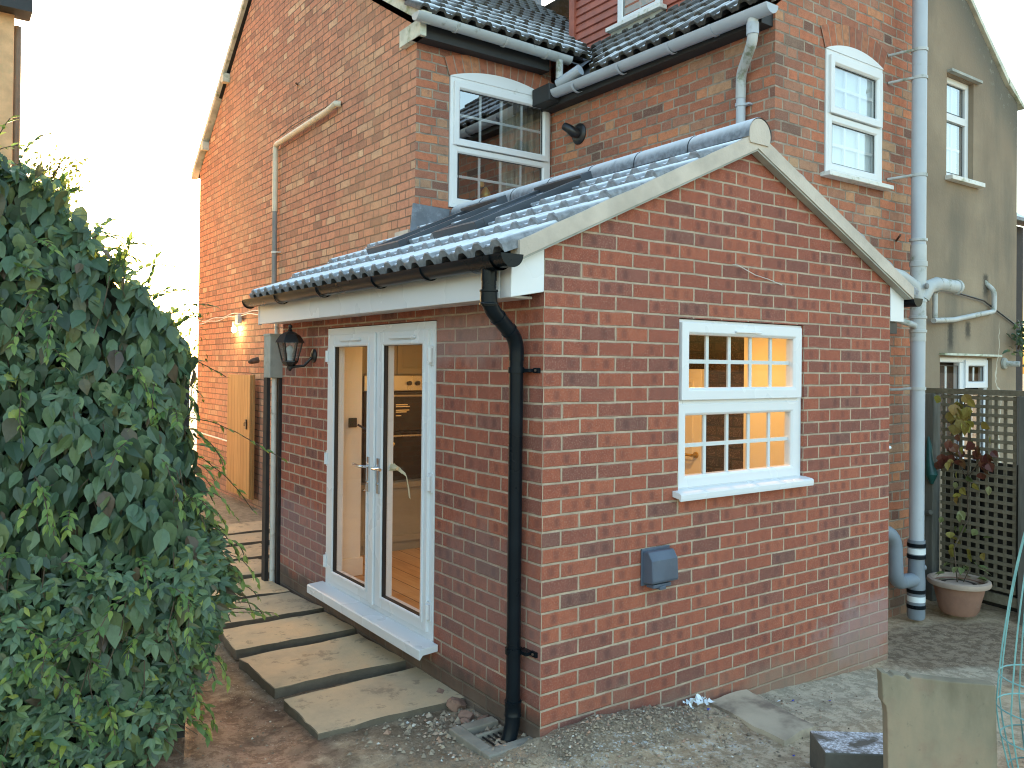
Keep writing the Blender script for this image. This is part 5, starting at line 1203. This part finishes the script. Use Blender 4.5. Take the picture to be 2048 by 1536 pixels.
for i in range(5200):
    if i < 1300: x, y, s = rr.gauss(.35,.5), -.12-abs(rr.gauss(0,.33)), rr.uniform(.002,.010)
    elif i >= 2600: x, y, s = (rr.gauss(.42,.42), -.02-abs(rr.gauss(0,.16)), rr.uniform(.003,.013)*rr.random()**1.6+.002) if i < 4300 else (rr.gauss(-.15,.22), rr.gauss(.42,.2), rr.uniform(.004,.018)*rr.random()+.003)
    elif i < 2000: x, y, s = rr.uniform(-1.5,2.8), rr.uniform(-1.3,-.02), rr.uniform(.002,.007)
    else: x, y, s = rr.uniform(-1.4,-.02), rr.uniform(.1,2.5), rr.uniform(.002,.008)
    if -.01 < x < 2.93 and y > -.008: continue
    z = gz(x, y); c = Vector((x, y, z+s*.3)); a = rr.uniform(0,6)
    pts = [c+Vector((s*rr.uniform(.6,1.5)*math.cos(a+t), s*rr.uniform(.6,1.3)*math.sin(a+t), 0)) for t in (0,1.6,3.1,4.7)] + [c+Vector((0,0,s*rr.uniform(.5,1.1)))]
    m.add(pts, [(0,1,4),(1,2,4),(2,3,4),(3,0,4)])
def grit():
    t = NT('stone grit'); r = t.geo('Random Per Island'); return t.finish(t.ramp(r, [(0,(.15,.115,.08)),(.4,(.27,.21,.15)),(.75,(.40,.315,.22)),(.9,(.38,.22,.145)),(.97,(.55,.47,.36)),(1,(.7,.68,.62))]), .9)
M['grit'] = grit(); o = m.build('grit', M['grit']); o['kind'] = 'stuff'

# ================================================================== TRELLIS, POT, RIGHT CORNER
FA, FB = Vector((4.80,.74,0)), Vector((4.70,-.06,0)); FD = (FB-FA); FLn = FD.length; FD.normalize(); FN = Vector((-FD.y, FD.x, 0)); FN = FN if FN.x < 0 else -FN
def F(u, z, w_=0): return FA + FD*u + FN*w_ + Vector((0,0,z))
def fbox(m, u0, u1, z0, z1, w0, w1):
    p = [F(u0,z0,w0),F(u1,z0,w0),F(u1,z0,w1),F(u0,z0,w1),F(u0,z1,w0),F(u1,z1,w0),F(u1,z1,w1),F(u0,z1,w1)]
    m.add(p, [(0,3,2,1),(4,5,6,7),(0,1,5,4),(1,2,6,5),(2,3,7,6),(3,0,4,7)])
tr = thing('trellis_panel', 'weathered square lattice trellis panel behind the potted creeper', 'trellis', F(.45, -.25))
u0, u1 = .16, .76
m = MB(); nc = 9
for i in range(nc): u = u0+(u1-u0)*i/(nc-1); fbox(m, u-.013, u+.013, -.10, 1.47, -.012, -.002)
m.build('upright_slats', M['trellis'], tr)
m = MB(); nr_ = 23
for i in range(nr_): z_ = -.08+1.53*i/(nr_-1); fbox(m, u0-.02, u1+.02, z_-.014, z_+.014, -.001, .010)
m.build('cross_slats', M['trellis'], tr)
m = MB(); fbox(m, -.02, FLn+.25, 1.475, 1.52, -.03, .02); m.build('top_rail', M['trellis'], tr)
m = MB(); fbox(m, u0-.02, u1+.04, -.20, -.125, -.03, .0); m.build('bottom_board', M['trellis'], tr)
for u, lab, wdt in ((.045, 'grey weathered fence post at the left end of the trellis beside the soil stack', .05), (.875, 'grey weathered fence post at the right end of the trellis', .06)):
    m = MB(); fbox(m, u-wdt, u+wdt, -.5, 1.474, -.05, .045) if u > .5 else fbox(m, u-.03, u+.05, -.5, 1.474, -.05, .045); tag(m.build('fence_post', M['post_wood'], bevel=.006), lab, 'fence post')
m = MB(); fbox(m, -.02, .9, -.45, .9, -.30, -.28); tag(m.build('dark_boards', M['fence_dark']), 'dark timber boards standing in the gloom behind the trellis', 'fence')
m = MB(); m.tube([F(.0,.42,.06), F(.10,.455,.08)], .022, 8); tag(m.build('rail_stub', M['post_wood']), 'short sawn rail stub beside the foot of the soil stack', 'timber')

PC = Vector((4.42,.27,-.262))
pot = thing('terracotta_pot', 'wide terracotta pot with a pale rolled rim in front of the trellis', 'plant pot', PC)
MB().lathe(PC, [(.10,0),(.125,0),(.145,.03),(.165,.12),(.185,.20),(.195,.245),(.17,.24),(.16,.2),(0.01,.2)], 40).build('body', M['terracotta'], pot, smooth=True)
MB().lathe(PC+Vector((0,0,.245)), [(.19,-.02),(.222,-.018),(.232,.0),(.228,.022),(.205,.03),(.185,.02),(.178,-.01)], 40).build('rim', M['terracotta_rim'], pot, smooth=True)
m = MB(); m.lathe(PC+Vector((0,0,.225)), [(.176,0),(.12,.012),(.05,.006),(.0,.01)], 28); tag(m.build('potting_soil', M['soil'], smooth=True), 'dark soil filling the terracotta pot', 'soil')
# leaves
def leaf(m, p, tip, nrm, ln, wd, fold=.25, curl=.15, pinch=1.0, base=.32):
    p, tip, nrm = Vector(p), Vector(tip).normalized(), Vector(nrm); side_ = tip.cross(nrm)
    if side_.length < 1e-4: side_ = tip.cross(Vector((.3,.5,.8)))
    side_.normalize(); nrm = side_.cross(tip).normalized()
    prof = ((.0,.0),(base*.45,.70),(base+.1,1.0),(.66,.70),(.86,.30),(1.0,.0)); vs_ = []
    for f, h in prof:
        c = p + tip*ln*f - nrm*curl*ln*f*f
        if h == 0: vs_.append(c); continue
        vs_ += [c + side_*wd*.5*h*pinch + nrm*fold*wd*.5*h, c, c - side_*wd*.5*h*pinch + nrm*fold*wd*.5*h]
    fs = [(0,1,2),(0,2,3)]
    for i in range(3):
        a = 1+i*3; fs += [(a,a+3,a+4,a+1),(a+1,a+4,a+5,a+2)]
    fs += [(10,13,11),(11,13,12)]
    m.add(vs_, fs)
def spray(rnd, s=1.0): return Vector((rnd.uniform(-s,s), rnd.uniform(-s,s), rnd.uniform(-s,s)))
rr = random.Random(21)
cr = thing('creeper', 'variegated creeper with yellow and wine red leaves climbing the trellis from the pot', 'climbing plant', PC+Vector((0,0,.24)))
m = MB(); m.tube([PC+Vector((.02,.02,.22)), PC+Vector((.02,.05,.5)), F(.42,.45,.06), F(.40,.8,.04), F(.42,1.1,.03), F(.36,1.42,.03)], .006, 6); m.tube([F(.41,.75,.04), F(.30,.95,.04), F(.22,1.02,.04)], .004, 6); m.tube([F(.41,.8,.04), F(.52,.95,.04), F(.60,.9,.05)], .004, 6)
m.tube([PC+Vector((.06,0,.22)), PC+Vector((.10,-.04,.36))], .004, 6); m.build('stem', M['stem'], cr, smooth=True)
my, mr, mg = MB(), MB(), MB()
for i in range(26):
    leaf(my, F(.38+rr.gauss(0,.075), 1.36+rr.gauss(0,.06), .05+rr.uniform(0,.06)), Vector((0,0,-1))+spray(rr,.7), FN+spray(rr,.6), rr.uniform(.07,.12), rr.uniform(.07,.11), .2, .2)
for i in range(34):
    u = .30+rr.uniform(-.12,.32); leaf(mr, F(u, 1.0+rr.gauss(0,.07)-.1*abs(u-.35), .04+rr.uniform(0,.07)), Vector((0,0,-1))+spray(rr,.8), FN+spray(rr,.7), rr.uniform(.06,.10), rr.uniform(.055,.09), .25, .2)
for i in range(30):
    t = rr.random(); leaf(my if rr.random() < .6 else mg, F(.40+rr.gauss(0,.10), .05+t*1.1, .05+rr.uniform(0,.06)), Vector((0,0,-1))+spray(rr,.8), FN+spray(rr,.7), rr.uniform(.05,.085), rr.uniform(.045,.075), .25, .2)
for i in range(22):
    a = rr.uniform(0,6.28); leaf(mg, PC+Vector((.12*math.cos(a), .12*math.sin(a)-.02, rr.uniform(.24,.42))), Vector((math.cos(a),math.sin(a),rr.uniform(-.6,.3))), Vector((0,0,1))+spray(rr,.6), rr.uniform(.06,.10), rr.uniform(.04,.06), .2, .3)
my.build('yellow_leaves', M['leaf_yellow'], cr); mr.build('red_leaves', M['leaf_red'], cr); mg.build('green_leaves', leaf_mat('pale green creeper leaf', [(0,(.10,.14,.05)),(.5,(.20,.24,.09)),(1,(.36,.36,.18))], .3), cr)
ms = MB(); bm_pts = [F(.06,1.10,.06), F(.075,1.02,.07), F(.085,.9,.08), F(.11,.78,.085), F(.10,.70,.07)]
ms.tube(bm_pts, .03, 10, radii=[.008,.022,.032,.05,.015]); tag(ms.build('plastic_sack', M['teal_cloth'], smooth=True), 'dark teal plastic sack hanging between the soil stack and the trellis post', 'sack')
bn = thing('water_butt', 'dark plastic bin with a dull green lid at the right edge behind the trellis', 'bin', (4.9,-.32,-.25))
MB().lathe((4.98,-.33,-.3), [(.16,0),(.19,.1),(.20,.98),(.0,.98)], 28).build('body', M['black_plastic'], bn, smooth=True)
MB().lathe((4.98,-.33,.68), [(.0,0),(.215,0),(.215,.03),(.19,.05),(.0,.075)], 28).build('lid', M['green_lid'], bn, smooth=True)
m = MB()
for i in range(160):
    p = Vector((6.80+rr.gauss(0,.10), .80+rr.gauss(0,.05), 2.03+rr.gauss(0,.09))); leaf(m, p, spray(rr)+Vector((0,-.4,-.2)), spray(rr), rr.uniform(.05,.09), rr.uniform(.02,.035), .2, .2)
pl = thing('ivy_tuft', 'small dark green tuft of foliage at the right end of the rendered wall', 'plant', (6.8,.8,2.0)); m.build('foliage', M['leaf_dark'], pl)
m = MB(); m.tube([(6.86,.88,1.9),(6.82,.84,2.02)], .01, 6); m.build('stem', M['stem'], pl)

# ================================================================== CLIMBER HEDGE
hd = thing('climber_hedge', 'big leafy dark green clematis climber smothering the fence on the left', 'climbing plant', (-1.8, 1.2, -.1))
def topz(x):   # silhouette of the mound
    pts = [(-3.4,2.68),(-2.6,2.66),(-2.22,2.57),(-2.02,2.48),(-1.86,2.33),(-1.70,2.16),(-1.56,2.00),(-1.44,1.88),(-1.36,1.79),(-1.28,1.66),(-1.22,1.3),(-1.1,1.0)]
    for (a, za), (b_, zb) in zip(pts, pts[1:]):
        if a <= x <= b_: return za+(zb-za)*(x-a)/(b_-a)
    return 2.6 if x < -3 else 1.0
def right(z):  # right border of the front at height z
    pts = [(-.1,-1.48),(.15,-1.31),(.4,-1.19),(.65,-1.13),(.85,-1.18),(1.05,-1.30),(1.4,-1.32),(1.80,-1.33)]
    if z <= pts[0][0]: return pts[0][1]
    for (a, xa), (b_, xb) in zip(pts, pts[1:]):
        if a <= z <= b_: return xa+(xb-xa)*(z-a)/(b_-a)
    return -1.33
def facey(x, z):
    b_ = .62 + .10*noise.noise(Vector((x*2.2, z*2.2, 5))) + .06*noise.noise(Vector((x*6, z*6, 9)))
    if z > 1.0: b_ += .16*(z-1.0)                       # leans back towards the top
    e = right(z) - x
    if e < .25: b_ += .35*(1-max(e,0)/.25)**2
    return b_
rr = random.Random(99)
dk, lt = MB(), MB()
def clump(x, z, y, kind, out):
    base = Vector((x, y, z))
    if kind == 'big':
        t = Vector((0,-.15,-1)) + spray(rr,.55); n = out + spray(rr,.55); s = rr.uniform(.06,.118)
        leaf(dk, base, t, n, s, s*rr.uniform(.48,.66), rr.uniform(.1,.35), rr.uniform(.0,.3))
    else:
        t = Vector((rr.uniform(-.8,.8), -.3, rr.uniform(-1,.35))).normalized(); n = out + spray(rr,.5); s = rr.uniform(.045,.078); tgt = lt if rr.random() < .62 else dk
        sd_ = t.cross(n).normalized()
        for ang in (-1.0, 0, 1.0): leaf(tgt, base + sd_*.006*ang, t + sd_*ang*.85, n + spray(rr,.25), s*(1 if ang == 0 else .82), s*rr.uniform(.34,.46), rr.uniform(.1,.3), rr.uniform(0,.25))
cnt = 0
while cnt < 6600:
    x = rr.uniform(-2.75, -1.15); z = rr.uniform(-.12, 2.62)
    if x > right(z) or z > topz(x): continue
    dep = abs(rr.gauss(0,.11)); y = facey(x, z) + dep
    gap = noise.noise(Vector((x*3.3+7, z*3.3, 2)))
    if gap < -.42 and dep < .07: continue
    big = noise.noise(Vector((x*2.1, z*2.1+3, 8))) + (.25 if z > .9 else -.22) + rr.uniform(-.3,.3) > 0
    clump(x, z, y, 'big' if big else 'tri', Vector((0,-1,.35))); cnt += 1
cnt = 0
while cnt < 1500:      # top and right flank of the mound
    if cnt % 5 < 3:
        x = rr.uniform(-2.75,-1.32); y = rr.uniform(.75, 2.2); z = topz(x) + .08*noise.noise(Vector((x*3,y*3,1))) - .12*max(0,y-1.2) - abs(rr.gauss(0,.05)); out = Vector((.2,-.2,1))
    else:
        z = rr.uniform(-.05,1.75); y = rr.uniform(.8,2.1); x = right(z) - abs(rr.gauss(0,.06)) - .10*(y-.8); out = Vector((1,-.3,.3))
    clump(x, z, y, 'big' if rr.random() < .5 else 'tri', out); cnt += 1
# loose shoots at the outline
stm = MB(); yg = MB()
def shoot(p0, d, n, ln, droop):
    p = Vector(p0); d = Vector(d).normalized(); path = [p.copy()]
    for i in range(n):
        d = (d + Vector((0,0,-droop)) + spray(rr,.12)).normalized(); p = p + d*ln/n; path.append(p.copy())
        for s_ in (-1, 1):
            if rr.random() < .8:
                t = d + s_*d.cross(Vector((0,0,1)))*.9 + spray(rr,.4); q = rr.uniform(.03,.055); leaf(yg, p, t, Vector((0,-.3,1))+spray(rr,.5), q, q*.42, .2, .2)
    stm.tube(path, .0022, 5)
for i in range(60):
    x = rr.uniform(-2.5,-1.42); shoot((x, rr.uniform(.8,1.5), topz(x)-.04), (rr.uniform(-.2,.6), rr.uniform(-.3,.3), rr.uniform(.4,1)), 7, rr.uniform(.10,.26), .16)
for i in range(40):
    z = rr.uniform(.05,1.6); shoot((right(z)-.03, rr.uniform(.75,1.3), z), (rr.uniform(.5,1), rr.uniform(-.5,.2), rr.uniform(-.3,.4)), 6, rr.uniform(.08,.2), .22)
for (p0, d, n, ln) in (((-1.35,1.0,1.42),(1,.25,-.12),12,.55), ((-1.38,1.05,1.30),(1,.35,-.45),12,.62), ((-1.33,.95,.48),(1,.1,.28),9,.42), ((-1.40,1.0,1.7),(1,.4,.15),8,.3), ((-1.3,.9,.55),(1,0,-.3),8,.3)): shoot(p0, d, n, ln, .05)
for i in range(75):
    x = rr.uniform(-2.6,-1.3); z = rr.uniform(.05, 2.2)
    if x < right(z)-.05 and z < topz(x)-.1: shoot((x, facey(x,z)+.02, z), (rr.uniform(-.8,.8), rr.uniform(-1,-.3), rr.uniform(-.6,.7)), 7, rr.uniform(.12,.28), .2)
for i in range(120):   # hanging bare stems seen in the gaps
    x = rr.uniform(-2.6,-1.35); z = rr.uniform(.1, min(2.2, topz(x)-.1)); y = facey(x,z)+rr.uniform(-.02,.12)
    stm.tube([(x,y,z), (x+rr.uniform(-.05,.05),y+rr.uniform(-.02,.05),z-.12), (x+rr.uniform(-.1,.1),y+.03,z-rr.uniform(.2,.4))], .0022, 5)
for i in range(7):     # trunks at the foot
    x = -1.62+.035*i+rr.uniform(-.02,.02); stm.tube([(x,.86,-.14),(x+rr.uniform(-.05,.05),.88,.12),(x+rr.uniform(-.12,.08),.95,.45),(x+rr.uniform(-.3,.1),1.0,.9)], .008, 6)
dk.build('broad_leaves', M['leaf_dark'], hd); lt.build('leaflets', M['leaf_light'], hd); yg.build('young_leaves', leaf_mat('young yellow green leaf', [(0,(.10,.19,.06)),(.5,(.17,.28,.075)),(1,(.32,.40,.09))], .4), hd); stm.build('stems', M['stem'], hd)
tw_ = MB()
for i in range(420):
    x = rr.uniform(-1.75,-1.3); z = rr.uniform(-.1,.55); y = facey(x,z)+rr.uniform(.05,.22); tw_.tube([(x,y,z),(x+rr.uniform(-.05,.05),y,z+rr.uniform(-.08,.08)),(x+rr.uniform(-.1,.1),y+rr.uniform(-.03,.03),z+rr.uniform(-.15,.15))], .0015, 4)
tw_.build('dead_twigs', M['stem_dead'], hd)
core = MB(); N1, N2 = 26, 26                       # filler core, dark colour standing in for the shade inside the hedge
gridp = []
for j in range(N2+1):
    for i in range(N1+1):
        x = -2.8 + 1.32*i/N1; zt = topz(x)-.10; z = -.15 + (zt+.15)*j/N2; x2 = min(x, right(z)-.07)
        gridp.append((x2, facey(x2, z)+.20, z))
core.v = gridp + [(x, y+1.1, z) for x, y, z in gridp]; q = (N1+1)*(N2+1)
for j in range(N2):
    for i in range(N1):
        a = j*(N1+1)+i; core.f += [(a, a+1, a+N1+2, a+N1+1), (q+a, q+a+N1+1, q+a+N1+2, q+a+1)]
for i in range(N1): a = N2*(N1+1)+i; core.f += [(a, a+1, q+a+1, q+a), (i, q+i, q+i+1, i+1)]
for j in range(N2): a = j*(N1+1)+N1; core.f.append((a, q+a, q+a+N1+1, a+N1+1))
core.build('dark_core', simple('shade coloured hedge core', (.022,.024,.015), .95, .5, 25, .8, 40), hd)
fp = thing('garden_fence', 'dark boarded garden fence showing at the right edge of the climber', 'fence', (-1.40, 1.5, -.2))
m = MB(); m.box(-1.372,-1.322,1.02,1.09,-.4,1.66); m.build('post', M['dark_wood_post'], fp, bevel=.004)
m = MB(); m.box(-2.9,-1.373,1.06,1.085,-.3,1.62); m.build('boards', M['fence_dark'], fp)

# small backlit tree beyond the hedge
tt = thing('small_tree', 'small pale backlit tree rising behind the climber hedge', 'tree', (-1.30, 7.3, -.1))
m = MB(); m.tube([(-1.30,7.3,-.15),(-1.28,7.32,1.2),(-1.30,7.28,2.3),(-1.26,7.3,3.5)], .05, 10, radii=[.07,.055,.04,.015])
crown = MB()
for i in range(46):
    a = rr.uniform(0,6.28); h = rr.uniform(2.1,3.55); st_ = Vector((-1.29,7.3,h)); ln = rr.uniform(.2,.5)*(1.1-.3*(h-2.1)+.25); e = st_ + Vector((math.cos(a)*ln, math.sin(a)*ln, rr.uniform(.15,.5)))
    m.tube([st_, st_.lerp(e,.5)+Vector((0,0,.05)), e], .007, 5, radii=[.012,.008,.004])
    for k in range(44):
        p = st_.lerp(e, rr.uniform(.25,1.08)) + spray(rr,.15); q_ = rr.uniform(.04,.075); leaf(crown, p, spray(rr)+Vector((0,0,-.3)), Vector((0,0,1))+spray(rr,.9), q_, q_*.5, .2, .2)
m.build('trunk', M['stem'], tt, smooth=True); crown.build('crown', M['leaf_tree'], tt)
bs = thing('background_shrub', 'sparse sunlit shrub between the climber hedge and the gable wall', 'shrub', (-.45, 5.4, -.1))
m = MB(); crown = MB()
for i in range(30):
    st_ = Vector((-.80+rr.gauss(0,.14), 4.9+rr.gauss(0,.3), 0.2)); e = st_ + Vector((rr.uniform(-.5,.18), rr.uniform(-.2,.2), 2.02)); e.z = 2.02 + .75*max(0,-.72-e.x)+rr.uniform(-.25,.18); m.tube([st_, st_.lerp(e,.5), e], .004, 5)
    for k in range(60):
        p = st_.lerp(e, rr.uniform(.45,1.05)) + spray(rr,.11); q_ = rr.uniform(.035,.06); leaf(crown, p, spray(rr)+Vector((0,0,-.2)), Vector((0,0,1))+spray(rr,.9), q_, q_*.45, .2, .2)
m.build('stems', M['stem_green'], bs); crown.build('foliage', M['leaf_tree'], bs)
